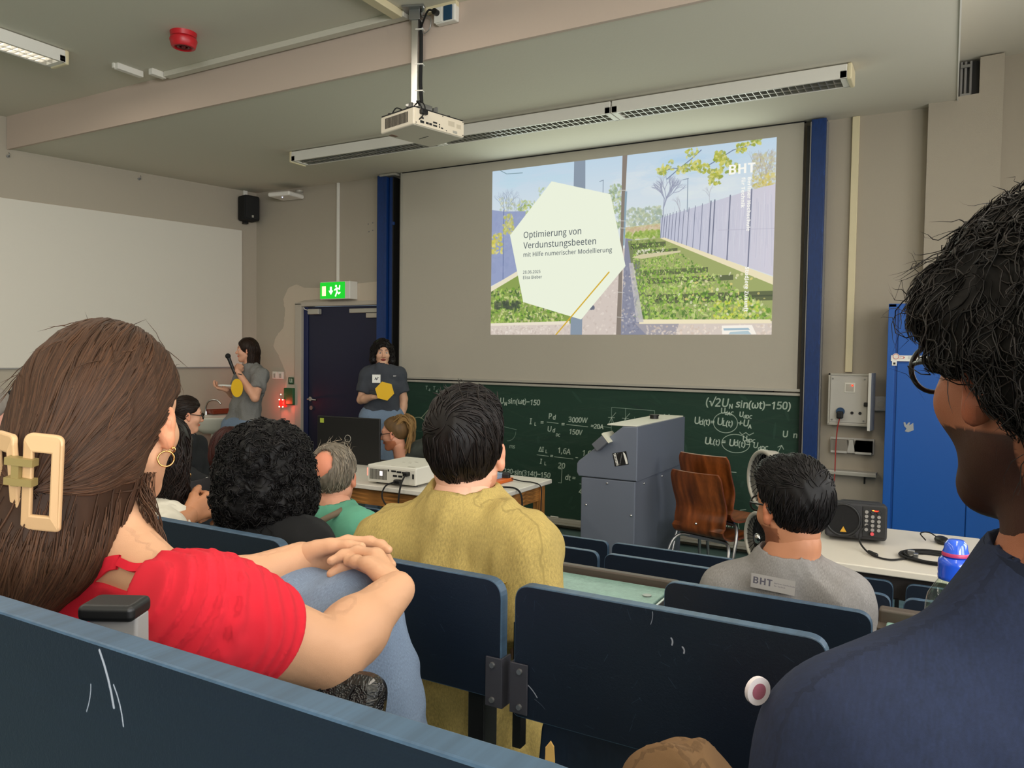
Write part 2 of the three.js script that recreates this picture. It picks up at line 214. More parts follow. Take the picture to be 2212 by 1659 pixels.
    // circuit sketch
    ln([[-2.565, .79], [-2.565, 1.135], [-2.17, 1.125], [-2.17, 1.0]], 2.5, .6); ln([[-2.435, 1.13], [-2.435, .8]], 2.5, .6); for (const x of [-2.565, -2.435]) { ln([[x - .03, 1.045], [x + .03, 1.045]], 2.5, .8); ln([[x - .025, .99], [x + .025, .99], [x, 1.045], [x - .025, .99]], 2.5, .8); ln([[x, 1.045], [x + .04, 1.09]], 2.5, .8); } ln([[-2.7, .965], [-2.565, .955]], 2.5, .6); ln([[-2.35, 1.06], [-2.35, .85]], 2.5, .5); g.lineWidth = 2.5; g.globalAlpha = .5; g.beginPath(); g.arc(X(-2.17), Y(.97), 55, Math.PI, 2 * Math.PI); g.stroke(); wr('U', -2.1, 1.03, .075, .8); wr('dDC', -2.03, 1.015, .045, .7);
    // faint marks on the left
    wr('T', -4.58, 1.225, .04, .6); wr('4', -4.54, 1.205, .03, .6); wr('T', -4.485, 1.225, .04, .6); wr('4', -4.45, 1.2, .03, .6);
    g.strokeStyle = '#d8d2b0'; ln([[-4.63, .93], [-4.5, 1.06]], 4, .7); g.globalAlpha = .6; g.beginPath(); g.arc(X(-4.66), Y(.84), 52, -2.4, -.4); g.stroke(); g.strokeStyle = '#c8d2c4'; ln([[-4.75, .8], [-4.3, .79]], 2, .3); ln([[-4.75, .62], [-4.3, .61]], 2, .3); ln([[-3.72, .91], [-3.52, .88]], 2.5, .6); g.globalAlpha = .55; g.beginPath(); g.arc(X(-3.62), Y(.86), 48, 0, 1.6); g.stroke();
    for (let i = 0; i < 60; i++) { g.globalAlpha = rr(.02, .08); g.fillStyle = '#c8d8cc'; g.beginPath(); g.ellipse(rr(0, w), rr(0, h), rr(4, 40), rr(2, 9), rr(0, 3), 0, 7); g.fill(); } g.globalAlpha = 1;
  });
  const t = thing('blackboard', 'green blackboard covered with chalk formulas below the projection panel', 'blackboard', [0, 0, 0]);
  part('board', bar(-4.87, -.985, .1, 1.30, .03, .05), mat(0xffffff, .75, { map: boardT }), t).geometry.attributes.uv && 0;
  part('top_rail', [bar(-4.88, -.98, 1.295, 1.318, .02, .075, .006)], M.alub, t); part('top_seal', bar(-4.87, -1.2, 1.320, 1.332, .02, .07), M.dark, t);
  part('chalk_tray', [bar(-4.88, -.98, .062, .1, .02, .09, .006), bar(-4.88, -.98, .05, .062, .02, .12)], M.alub, t);
  part('edge_strip', bar(-.99, -.982, .1, 1.3, .028, .054), M.alub, t); part('runner', bar(-.978, -.955, 1.1, 1.22, .03, .07, .004), M.alub, t);
  
  single('chalk_stick', 'short stick of white chalk on the blackboard tray', 'chalk', new THREE.CapsuleGeometry(.006, .07, 4, 8).rotateZ(Math.PI / 2).translate(-3.1, .107, .075), M.paper); }
// ---- projected slide: light thrown on the panel ----
{ const slideT = canvasTex(1300, 774, (g, W, H) => {
    const X = u => u * W, Y = v => v * H, poly = (pts, c, a = 1) => { g.globalAlpha = a; g.fillStyle = c; g.beginPath(); pts.forEach(([u, v], i) => i ? g.lineTo(X(u), Y(v)) : g.moveTo(X(u), Y(v))); g.closePath(); g.fill(); g.globalAlpha = 1; };
    const line = (pts, c, lw, a = 1) => { g.globalAlpha = a; g.strokeStyle = c; g.lineWidth = lw; g.lineCap = 'round'; g.lineJoin = 'round'; g.beginPath(); pts.forEach(([u, v], i) => i ? g.lineTo(X(u), Y(v)) : g.moveTo(X(u), Y(v))); g.stroke(); g.globalAlpha = 1; };
    const s = g.createLinearGradient(0, 0, 0, Y(.5)); s.addColorStop(0, '#c3d9ea'); s.addColorStop(.5, '#d6e2ea'); s.addColorStop(1, '#dfe6e6'); g.fillStyle = s; g.fillRect(0, 0, W, H);
    const cloud = (u, v, n, c, a) => { for (let i = 0; i < n; i++) { g.globalAlpha = a; g.fillStyle = c; g.beginPath(); g.ellipse(X(u + rr(-.14, .14)), Y(v + rr(-.05, .05)), rr(20, 90), rr(8, 26), 0, 0, 7); g.fill(); } g.globalAlpha = 1; };
    cloud(.62, .13, 40, '#eef0f2', .07); cloud(.75, .22, 40, '#f0f1f0', .07); cloud(.75, .1, 30, '#a9c7e4', .08); cloud(.2, .06, 20, '#b8dbe6', .08);
    const dots = (u0, v0, u1, v1, n, cols, r0, r1, a = .8) => { for (let i = 0; i < n; i++) { g.globalAlpha = a * rr(.6, 1); g.fillStyle = cols[rnd() * cols.length | 0]; g.beginPath(); g.ellipse(X(rr(u0, u1)), Y(rr(v0, v1)), rr(r0, r1), rr(r0, r1) * .7, rr(0, 3), 0, 7); g.fill(); } g.globalAlpha = 1; };
    const twig = (u, v, len, ang, d, c, w0) => { if (d < 0) return; const u2 = u + Math.cos(ang) * len / W * H, v2 = v - Math.sin(ang) * len; line([[u, v], [u2, v2]], c, w0 * (d + 1) * .35, .75); const n = d > 3 ? 3 : 2; for (let k = 0; k < n; k++) twig(u2, v2, len * rr(.65, .82), ang + rr(-.6, .6), d - 1, c, w0); };
    // background trees and meadow
    twig(.06, .36, .07, 1.6, 5, '#8f9bb0', 1.6); twig(.09, .38, .06, 1.3, 5, '#94a0a8', 1.6); dots(.03, .17, .10, .36, 90, ['#c2cabc', '#b6c39c', '#d9d59a', '#a9b7a2'], 4, 10, .5);
    dots(.11, .2, .2, .42, 200, ['#a9bc62', '#c3cc72', '#93ab5a', '#d6d98c', '#b8c7a8'], 4, 11, .7); dots(.19, .13, .23, .3, 60, ['#a6bb84', '#cfd4a0', '#b7c8c0'], 3, 8, .6);
    dots(.46, .16, .51, .42, 150, ['#a2b47c', '#8fa47c', '#c6cf98', '#9fb1a2'], 4, 10, .7); dots(.525, .3, .645, .4, 260, ['#b5c1a0', '#a4b39c', '#c9cfb0', '#9fb0a6'], 4, 11, .7);
    twig(.65, .385, .075, 1.57, 6, '#9a9fb4', 2); twig(.7, .36, .035, 1.4, 4, '#b0b2bc', 1.6); twig(.8, .3, .03, 1.6, 4, '#b6b8c0', 1.4);
    poly([[.52, .40], [.645, .39], [.645, .47], [.52, .47]], '#c9c79a'); dots(.525, .405, .643, .43, 80, ['#d3c0a0', '#c8b08c', '#dccdb0'], 4, 12, .7); dots(.525, .43, .643, .465, 120, ['#93b04e', '#a7bb5c', '#82a046', '#bccb7c'], 4, 12, .8);
    twig(.97, .33, .08, 1.5, 5, '#a79a8e', 1.6); dots(.93, .07, 1, .26, 260, ['#c5bfae', '#b5b0a2', '#d0c89c', '#cfcfc6', '#c3bd86'], 3, 9, .6); dots(.93, .18, 1, .26, 90, ['#d8c668', '#c9b95c', '#e2d487'], 3, 9, .6);
    // shade-cloth fences
    const f = g.createLinearGradient(X(.64), 0, X(1), 0); f.addColorStop(0, '#c2c6d8'); f.addColorStop(1, '#d6d2dd'); g.fillStyle = f; g.beginPath(); g.moveTo(X(.641), Y(.362)); g.lineTo(X(.925), Y(.255)); g.lineTo(X(1), Y(.235)); g.lineTo(X(1), Y(.70)); g.lineTo(X(.861), Y(.61)); g.lineTo(X(.641), Y(.475)); g.fill();
    for (let i = 0; i < 160; i++) { const u = rr(.65, .995), k = (u - .641) / .36, a = .362 - .127 * k, b = .475 + .225 * k; line([[u, a + rr(.02, .1)], [u + rr(-.01, .01), b - rr(.02, .2)]], rnd() < .5 ? '#e4e2ea' : '#aeb2c6', rr(1, 3), .25); }
    for (const u of [.648, .656, .664, .673, .683, .694, .706, .719, .735, .755, .778, .805, .817, .865, .930]) { const k = (u - .641) / .36; line([[u, .352 - .127 * k], [u - .006, .475 + .225 * k]], '#6d7187', u > .8 ? 5 : 2.5, .85); }
    line([[.83, .45], [1, .46]], '#b9b6c6', 2, .7);
    poly([[0, .235], [.05, .25], [.14, .26], [.14, .60], [.0, .70]], '#9aa5c8'); line([[.05, .24], [.05, .66]], '#6f7ca4', 4); dots(0, .25, .12, .6, 60, ['#8d99c0', '#a8b2d0'], 8, 30, .25);
    dots(.0, .38, .045, .5, 60, ['#d8cd62', '#c3c04e', '#e6dc88'], 5, 12, .85); dots(.05, .27, .09, .40, 70, ['#cfcb74', '#b9bd62', '#e0dc9a'], 4, 11, .8);
    // ground: paths, kerbs, planted beds
    poly([[0, .9], [1, .9], [1, 1], [0, 1]], '#dccfc4'); poly([[.30, .6], [.56, .5], [.6, 1], [.3, 1]], '#d8cbc2'); poly([[.52, .46], [.545, .47], [.60, 1], [.51, 1]], '#8e90a2'); poly([[.56, .935], [.71, .94], [.70, 1], [.6, 1]], '#a9a4aa');
    poly([[0, .72], [.115, .64], [.36, .9], [.36, .935], [0, .935]], '#8fa456'); dots(0, .72, .3, .93, 700, ['#6f9a3c', '#8fb84a', '#b7d46a', '#567a38', '#4b6440', '#dce39a', '#c9c09a'], 3, 10, .85); dots(.02, .8, .12, .84, 60, ['#3f4a40', '#58604e'], 5, 16, .6); poly([[0, .705], [.11, .615], [.11, .645], [0, .735]], '#eee6cc'); poly([[0, .93], [.32, .92], [.32, .94], [0, .945]], '#f0e6d2');
    poly([[.53, .475], [.64, .47], [1, .73], [1, .93], [.575, .935]], '#a3ad6e'); poly([[.53, .48], [.56, .5], [.62, .92], [.575, .93]], '#707a5c', .7); dots(.54, .48, .63, .53, 120, ['#7f9350', '#95aa5c', '#6b7f48'], 3, 7, .8);
    for (const [u0, u1, v] of [[.54, .66, .505], [.56, .70, .545], [.585, .80, .655], [.60, .88, .70], [.60, 1, .79], [.62, 1, .81]]) poly([[u0, v - .01], [u1, v - .014], [u1, v + .014], [u0, v + .02]], '#4d5440', .7);
    for (let i = 0; i < 1900; i++) { const t = Math.pow(rnd(), .7), u = .545 + rr(0, 1) * (.1 + .37 * t) + .02 * t, v = .49 + .43 * t; if (u > 1 || v < .475 + (u - .64) * .71) continue; if (rnd() < .55) { g.globalAlpha = .85; g.fillStyle = ['#6f9a3c', '#8fb84a', '#b7d46a', '#a4c556', '#5b7f3c', '#c9d68a', '#88a058'][rnd() * 7 | 0]; g.beginPath(); g.ellipse(X(u), Y(v), rr(2, 4 + 8 * t), rr(2, 3 + 6 * t), rr(0, 3), 0, 7); g.fill(); } else line([[u, v], [u + rr(-.008, .008), v - rr(.005, .012 + .025 * t)]], ['#7fae44', '#a9cc60', '#5d8338', '#cfdf8c'][rnd() * 4 | 0], rr(1, 3), .8); }
    dots(.56, .53, .66, .56, 40, ['#f2f0e0', '#e8e4d0'], 3, 6, .8); dots(.7, .68, .98, .9, 70, ['#f0e8b8', '#f6f2d6', '#e8d884'], 4, 9, .8); dots(.82, .82, .96, .92, 90, ['#dfe04a', '#c8d84a', '#e8ea7a'], 4, 9, .6); g.globalAlpha = 1;
    poly([[.64, .472], [.655, .47], [1, .705], [1, .745]], '#f0e4c0'); poly([[.545, .57], [.575, .555], [.71, .545], [.71, .555], [.58, .58]], '#d8cfa8'); poly([[.575, .915], [.995, .922], [1, .942], [.575, .94]], '#f4e8c6'); poly([[.535, .6], [.55, .6], [.59, .93], [.565, .93]], '#c9c4c4', .85);
    dots(0, .945, .32, 1, 160, ['#e8dcd0', '#c8b9ae', '#efe5da', '#d2c4b8'], 3, 8, .7); dots(.33, .62, .56, 1, 240, ['#e8dcd0', '#c8b9ae', '#efe5da', '#cdbfb6'], 3, 8, .6); dots(.6, .95, 1, 1, 140, ['#efdccb', '#d8c4b2', '#f3e6d6'], 3, 8, .7); dots(.52, .6, .57, .98, 100, ['#7c7e90', '#a4a6b6'], 3, 9, .5);
    poly([[.848, .952], [.941, .95], [.955, .998], [.85, .998]], '#fdf6ea'); poly([[.853, .966], [.93, .964], [.935, .975], [.855, .978]], '#a9c0cc'); poly([[.875, .985], [.93, .98], [.94, .998], [.87, .998]], '#b8ccd2');
    // posts
    poly([[.328, .0], [.37, .0], [.372, .2], [.368, 1], [.324, 1]], '#8d9bab'); poly([[.505, 0], [.522, 0], [.513, .45], [.511, 1], [.494, 1], [.503, .4]], '#8b8076'); poly([[.516, .2], [.524, .2], [.518, .5], [.513, .5]], '#8ea6b4'); for (const v of [.19, .36, .40, .62, .76, .9]) line([[.497, v], [.52, v + .004]], '#d8d6d0', 3, .8); dots(.38, .83, .41, .85, 12, ['#6a6f80'], 4, 14, .9);
    line([[.729, .166], [.729, .34]], '#8a98a8', 3); line([[.712, .168], [.731, .163]], '#8a98a8', 3); line([[.437, .126], [.437, .2]], '#8a98a8', 3); line([[.424, .13], [.438, .124]], '#8a98a8', 3);
    // overhanging twigs
    line([[.033, .0], [.06, .025], [.1, .028], [.125, .03]], '#7c97a0', 3); const br = [[.70, .10], [.66, .14]]; line([[.66, .155], [.70, .105], [.74, .06], [.77, .02]], '#7b8aa6', 4); line([[.63, .115], [.68, .1], [.74, .115], [.8, .1], [.87, .04], [.93, .02]], '#7b8aa6', 4);
    for (const [u, v, n] of [[.645, .1, 26], [.66, .08, 12], [.71, .1, 20], [.75, .095, 44], [.78, .115, 30], [.83, .06, 50], [.85, .1, 40], [.87, .13, 24], [.82, .15, 44], [.815, .18, 26], [.9, .03, 30], [.94, .0, 24], [.74, .03, 18]]) dots(u - .018, v - .02, u + .018, v + .028, n, ['#b9bd4c', '#d3cf6a', '#97a64a', '#dcd886', '#a5a94a'], 4, 11, .9);
    // title hexagon
    poly([[.242, .099], [.464, .207], [.523, .615], [.364, .912], [.135, .803], [.077, .397]], '#f1f7e2');
    line([[.464, .646], [.268, 1.0]], '#d9b13a', 6);
    g.fillStyle = '#4b545c'; const put = (t, u, v, size, width, weight = '') => { g.font = `${weight} ${size}px sans-serif`; const m = g.measureText(t).width; g.save(); g.translate(X(u), Y(v)); g.scale(width * W / m, 1); g.fillText(t, 0, 0); g.restore(); };
    put('Optimierung von', .132, .42, 40, .229); put('Verdunstungsbeeten', .133, .484, 40, .284); put('mit Hilfe numerischer Modellierung', .132, .532, 28, .342); put('28.06.2025', .132, .633, 19, .072); put('Elisa Bieber', .132, .665, 19, .078);
    g.fillStyle = '#fffef6'; put('BHT', .855, .166, 54, .085, 'bold');
    const side = (t, u, v0, v1, size) => { g.save(); g.translate(X(u), Y(v0)); g.rotate(Math.PI / 2); g.font = `bold ${size}px sans-serif`; const m = g.measureText(t).width; g.scale((v1 - v0) * H / m, 1); g.fillText(t, 0, 0); g.restore(); };
    side('Berliner Hochschule', .917, .185, .466, 20); side('für Technik', .899, .185, .342, 20); side('Studiere Zukunft', .916, .648, .882, 22);
  });
  const t = thing('projected_screen_picture', 'bright projected slide of garden beds with a pale title hexagon', 'projected slide', [-2.5125, 2.543, .0765]);
  part('screen_picture', new THREE.PlaneGeometry(2.585, 1.54), new THREE.MeshStandardMaterial({ color: 0x000000, roughness: .9, emissive: 0xffffff, emissiveMap: slideT, emissiveIntensity: .82 }), t); }
// ================= left wall =================
const LN = Math.atan(.2209);                                  // turn of the left wall
const onLeft = (name, label, cat, x, y, z, group) => thing(name, label, cat, [x, y, z], Math.PI / 2 - LN, group);   // local +z points into the room, local +x towards the front
{ const t = onLeft('wall_screen', 'large white projection board on the left wall', 'screen', -7.085 - .33, 2.18, .19 + 1.5);
  part('board', box(3.08, 1.555, .03, 0, 0, .016, .004), bumped(0xd8d2c6, .75, grainT, 6, 3, .0006), t); part('lower_edge', box(3.08, .012, .034, 0, -.783, .016), M.cableGrey, t); }
for (const [x, z, l] of [[-7.568, 2.44, 'small metal screw hook high on the left wall, the one nearer the seats'], [-7.315, 1.295, 'small metal screw hook high on the left wall, the one nearer the front']]) { const t = onLeft('wall_hook', l, 'hook', x, 3.343, z, 'screw hooks on the left wall'); part('rosette', cyl(.014, .014, .01).rotateX(Math.PI / 2), M.cableGrey, t); part('hook', tube([[0, 0, 0], [0, -.005, .03], [0, .02, .04], [0, .028, .025]], .004, 12, 6), M.metal, t); }
{ const t = onLeft('wall_speaker', 'black wall loudspeaker in the corner beside the white board', 'speaker', -7.06, 3.2, .15);
  part('cabinet', extrude(rrect(.19, .28, .03), .15, .012).translate(0, 0, .09), M.blackSoft, t); part('grille', extrude(rrect(.165, .25, .025), .012, .004).translate(0, .003, .17), bumped(0x1b1b1b, .8, grainT, 30, 30, .002), t); part('badge', box(.022, .026, .004, .0, -.095, .178), M.alub, t); part('bracket', [box(.05, .04, .05, -.02, -.15, .05), box(.06, .2, .03, 0, 0, .01)], M.black, t); }
{ const t = onLeft('cable_duct', 'short white cable duct above the black wall loudspeaker', 'cable duct', -7.06, 3.375, .15); part('duct', box(.05, .075, .02, 0, 0, .01, .003), M.white, t); }
{ const t = onLeft('wash_basin', 'white wash basin with curved tap on the left wall', 'sink', -7.155, .0, .62);
  const prof = [[.0, .68], [.12, .69], [.2, .75], [.25, .84], [.275, .86], [.26, .875], [.235, .86], [.19, .79], [.1, .74], [0, .735]].map(([r, y]) => new THREE.Vector2(r, y));
  part('basin', new THREE.LatheGeometry(prof, 32).scale(1.05, 1, .82).translate(0, 0, .22), M.enamel, t); part('back_ledge', box(.5, .07, .1, 0, .845, .05, .02), M.enamel, t);
  part('tap', [tube([[-.02, .87, .06], [-.02, .98, .06], [0, 1.035, .1], [.06, 1.04, .15], [.09, 1.0, .18]], .010, 30, 8), cyl(.02, .024, .05, -.02, .89, .06)], M.chrome, t); part('tap_lever', [box(.08, .012, .02, .07, .88, .07, .004)], M.chrome, t);
  part('drain', [cyl(.03, .035, .06, 0, .66, .2)], M.enamel, t); part('siphon', [cyl(.018, .018, .2, 0, .55, .2), cyl(.035, .03, .1, 0, .47, .2), tube([[0, .45, .2], [.0, .40, .17], [0, .42, .1], [0, .42, .0]], .016)], mat(0x2a2a2a, .25, { metalness: .6 }), t); part('stand_pipe', [cyl(.04, .04, .4, .01, .2, .12), cyl(.05, .05, .02, .01, .38, .12)], M.black, t); part('angle_valve', [cyl(.02, .02, .06, -.07, .56, .06), cyl(.02, .02, .06, .07, .56, .06)], M.chrome, t); }
single('wooden_tray', 'red brown tray lying on the wash basin edge', 'tray', [box(.3, .012, .16, 0, 0, 0, .004), box(.3, .04, .012, 0, .02, .08, .004), box(.3, .04, .012, 0, .02, -.08, .004), box(.012, .04, .16, .15, .02, 0, .004), box(.012, .04, .16, -.15, .02, 0, .004)].map(g => g.rotateY(Math.PI / 2 - LN).translate(-7.02, .895, .50)), mat(0x7a3218, .4));
// ================= ceiling fittings =================
const tubeGlow = new THREE.MeshStandardMaterial({ color: 0xffffff, emissive: new THREE.Color(1, .95, .85), emissiveIntensity: 4 });
function louvreLight(label, len, group, fins, capL, capR, glow) {
  const t = thing('ceiling_light', label, 'light', [0, 0, 0], 0, group);
  part('housing', [box(len, .05, .19, 0, .045, 0, .006), box(len, .045, .012, 0, .006, .089, .003), box(len, .045, .012, 0, .006, -.089, .003)], M.white, t);
  part('backing', box(len - .02, .006, .165, 0, .024, 0), M.alu, t);
  for (const s of [-1, 1]) part('end_rail', box(.04, .045, .19, s * (len / 2 - .02), .006, 0), M.white, t);
  part('louvre_rail', [box(len - .06, .03, .006, 0, 0, .075), box(len - .06, .03, .006, 0, 0, -.075), box(len - .06, .03, .006, 0, 0, 0)], M.alu, t);
  if (glow) for (const s of [-1, 1]) part('lamp_tube', cyl(.008, .008, len - .12, 0, 0, 0, 10).rotateZ(Math.PI / 2).translate(0, .012, s * .04), glow, t);
  const finG = box(.004, .03, .15, 0, 0, 0);
  for (let i = 0; i < fins; i++) { const m = part('louvre_fin', finG, M.alu, t); m.position.x = -len / 2 + .06 + (len - .12) * (i + .5) / fins; }
  if (capL) part('end_cap', box(.03, .1, .19, -len / 2 - .012, .025, 0, .01), M.cream, t);
  if (capR) part('end_cap', box(.03, .1, .19, len / 2 + .012, .025, 0, .01), M.cream, t);
  return t;
}
{ const G = 'row of louvre lights along the front ceiling', L = 1.55;
  [[-4.49, 1, 0, 'louvre ceiling light of the front row, the end near the wall loudspeaker'], [-2.93, 0, 0, 'louvre ceiling light in the middle of the front row, partly behind the hanging projector'], [-1.37, 0, 1, 'louvre ceiling light of the front row, the end near the pipe casing']].forEach(([x, a, b, l]) => louvreLight(l, L, G, 32, a, b).position.set(x, 3.335, 1.11));
  single('gap_shade_strip', 'dark strip for the shaded gap between front row of lights and ceiling', 'rail', bar(-5.2, -.65, 3.39, 3.411, 1.06, 1.16), M.dark);  // dark bar put in for the shade line above the lights
  const l = louvreLight('louvre ceiling light near the red siren, running back over the seats', 1.6, undefined, 32, 0, 1, tubeGlow); l.position.set(-5.59, 3.625, 3.93); l.rotation.y = Math.PI / 2;
  LAMPS.slice(1).forEach(([x, z]) => { const q = louvreLight('lit louvre ceiling light over the seats, outside the picture', 1.6, 'lit louvre lights over the seats', 0, 0, 0, tubeGlow); q.position.set(x, 3.625, z); q.rotation.y = Math.PI / 2; }); }
{ const t = thing('alarm_siren', 'red fire alarm sounder on the ceiling', 'siren', [-4.5, 3.7, 2.93], .3);
  part('base', cyl(.085, .08, .03, 0, -.015, 0, 32), M.red, t); part('body', new THREE.LatheGeometry([[.0, -.02], [.08, -.03], [.088, -.05], [.075, -.095], [.06, -.1], [.055, -.085], [.0, -.075]].map(p => new THREE.Vector2(...p)), 32), M.red, t); part('horn', [new THREE.TorusGeometry(.035, .008, 8, 24).rotateX(Math.PI / 2).translate(0, -.088, 0), ball(.016, 0, -.085, 0)], mat(0x6a0e14, .4), t); }
{ const G = 'short white cable ducts by the ceiling step';
  single('cable_duct', 'longer white piece of cable duct on the ceiling step edge near the siren', 'cable duct', [bar(-5.43, -5.385, 3.655, 3.70, 2.60, 2.81, .004), bar(-5.44, -5.42, 3.665, 3.7, 2.78, 2.82)], M.white); single('cable_duct', 'short white end piece of cable duct beside the longer one', 'cable duct', bar(-5.30, -5.255, 3.655, 3.70, 2.50, 2.62, .004), M.white);
  single('cable_trunking', 'long pale trunking along the ceiling step up to the projector pole', 'cable duct', bar(-5.25, -2.98, 3.66, 3.7, 2.47, 2.53, .004), M.ceiling); single('cable_trunking', 'pale trunking from the projector pole back over the seats', 'cable duct', bar(-3.06, -2.99, 3.655, 3.7, 2.53, 6.0, .004), M.cream); single('cable_trunking', 'thin pale trunking between projector pole and socket box', 'cable duct', bar(-2.86, -2.62, 3.665, 3.7, 2.455, 2.49, .003), M.cream); }
{ const t = thing('ceiling_projector', 'white projector hanging upside down from a ceiling pole', 'projector', [-2.883, 0, 2.456], Math.atan2(.314, .09) + Math.PI);
  // local axes: +x = port side normal turned below; built in its own frame
  t.rotation.y = Math.atan2(-(-.386), .1014);   // local +x runs along the port face, away from the seats
  const W = mat(0xd9d0bf, .5), face = mat(0xe6dac4, .5);
  part('casing', box(.40, .105, .327, 0, 2.9875, 0, .012), W, t);
  part('port_panel', box(.385, .095, .006, 0, 2.988, .164), face, t);
  part('top_plate', box(.39, .008, .315, 0, 3.042, 0), M.dark, t);
  for (let i = 0; i < 18; i++) part('vent_slot', box(.004, .062, .0075, -.2005, 2.99, .105 - i * .0125), mat(0x3f3a33, .7), t);
  for (const [x, y, w, h] of [[-.14, 2.985, .022, .01], [-.14, 2.962, .028, .014], [-.10, 2.962, .02, .012], [-.075, 2.962, .02, .012], [-.04, 2.978, .03, .009], [-.04, 2.96, .03, .009], [-.006, 2.974, .008, .008], [-.006, 2.96, .008, .008], [.015, 2.957, .014, .007]]) part('port', box(w, h, .004, x, y, .1675), M.dark, t);
  part('power_plug', box(.05, .028, .03, -.135, 3.018, .175, .006), M.black, t);
  part('print_block', [box(.05, .03, .001, .09, 3.0, .1675), box(.035, .025, .001, .15, 2.995, .1675)], mat(0xcbbfa9, .6), t); part('rating_plate', box(.035, .016, .001, .12, 2.955, .1676), M.alub, t); part('screw', [[-.185, 2.95], [.185, 2.95], [.185, 3.03], [.05, 2.95], [.02, 3.03]].map(([x, y]) => cyl(.003, .003, .003, 0, 0, 0, 8).rotateX(Math.PI / 2).translate(x, y, .168)), M.dark, t);
  part('underside_groove', box(.004, .003, .09, .02, 2.935, -.01), M.dark, t); part('sticker', [box(.05, .002, .03, -.13, 2.9345, -.12)], mat(0x8a6a58, .6), t);
  part('foot', [cyl(.014, .014, .022, .12, 3.056, .1), cyl(.014, .014, .022, -.15, 3.056, -.13)], M.dark, t);
  part('bracket_arm', [box(.02, .012, .3, -.1, 3.07, -.05), box(.2, .012, .03, -.02, 3.075, .05), box(.012, .05, .03, -.14, 3.07, .06), box(.012, .06, .04, .04, 3.075, .07)], M.metal, t); part('swivel', [cyl(.03, .03, .05, -.02, 3.09, .02), box(.1, .03, .08, -.02, 3.1, .02, .005)], M.metal, t); }
{ const t = thing('projector_pole', 'square metal pole carrying the hanging projector', 'pole', [-2.91, 0, 2.5], .35);
  part('pole', box(.042, .6, .042, 0, 3.395, 0, .003), M.alu, t); part('ceiling_flange', [box(.14, .012, .14, 0, 3.692, 0, .002), box(.07, .07, .06, 0, 3.66, 0, .004)], M.metal, t); part('lower_clamp', [box(.09, .02, .1, 0, 3.105, 0, .003), box(.07, .05, .06, 0, 3.075, .01, .003)], M.metal, t);
  part('cable_bundle', tube([[.035, 3.62, .0], [.038, 3.4, .005], [.036, 3.25, .006], [.045, 3.13, .01], [.05, 3.08, .03]], .012, 24, 8), M.blackSoft, t); part('cable_tie', [3.57, 3.36, 3.2].map(y => box(.05, .006, .036, .03, y, .004)), M.white, t); part('safety_wire', tube([[.06, 3.66, .02], [.1, 3.63, .02], [.09, 3.57, .01], [.05, 3.55, .0], [.045, 3.62, .02]], .003, 24, 6), M.metal, t); part('eye_bolt', [cyl(.01, .018, .05, .06, 3.68, .03), new THREE.TorusGeometry(.012, .003, 6, 14).translate(.06, 3.65, .03)], M.chrome, t); }
{ const t = thing('socket_box', 'white and blue power socket box on the ceiling fascia beside the projector pole', 'socket', [-2.70, 3.63, 2.475]);
  part('housing', box(.15, .1, .05, .005, 0, 0, .01), M.white, t); part('hinged_lid', box(.06, .085, .012, .03, 0, .028, .003), mat(0x14405e, .4), t); part('socket_front', box(.06, .09, .01, -.04, 0, .026, .004), M.white, t); part('plug', [cyl(.018, .018, .04).rotateX(Math.PI / 2).translate(-.045, .01, .045), tube([[-.045, .01, .06], [-.08, .02, .07], [-.13, -.02, .05], [-.165, -.05, .03]], .006, 16, 6)], M.black, t); }
single('safety_cables', 'black cables hanging over the top of the hanging projector', 'cables', [tube([[-2.83, 3.09, 2.56], [-2.80, 3.09, 2.63], [-2.755, 3.06, 2.66], [-2.745, 3.0, 2.64], [-2.765, 2.97, 2.655]], .004, 24, 6), tube([[-2.86, 3.09, 2.57], [-2.80, 3.10, 2.6], [-2.75, 3.06, 2.62], [-2.742, 3.02, 2.62]], .004, 24, 6), tube([[-2.96, 3.08, 2.55], [-2.99, 3.09, 2.58], [-3.01, 3.05, 2.6]], .004, 20, 6)], M.blackSoft);
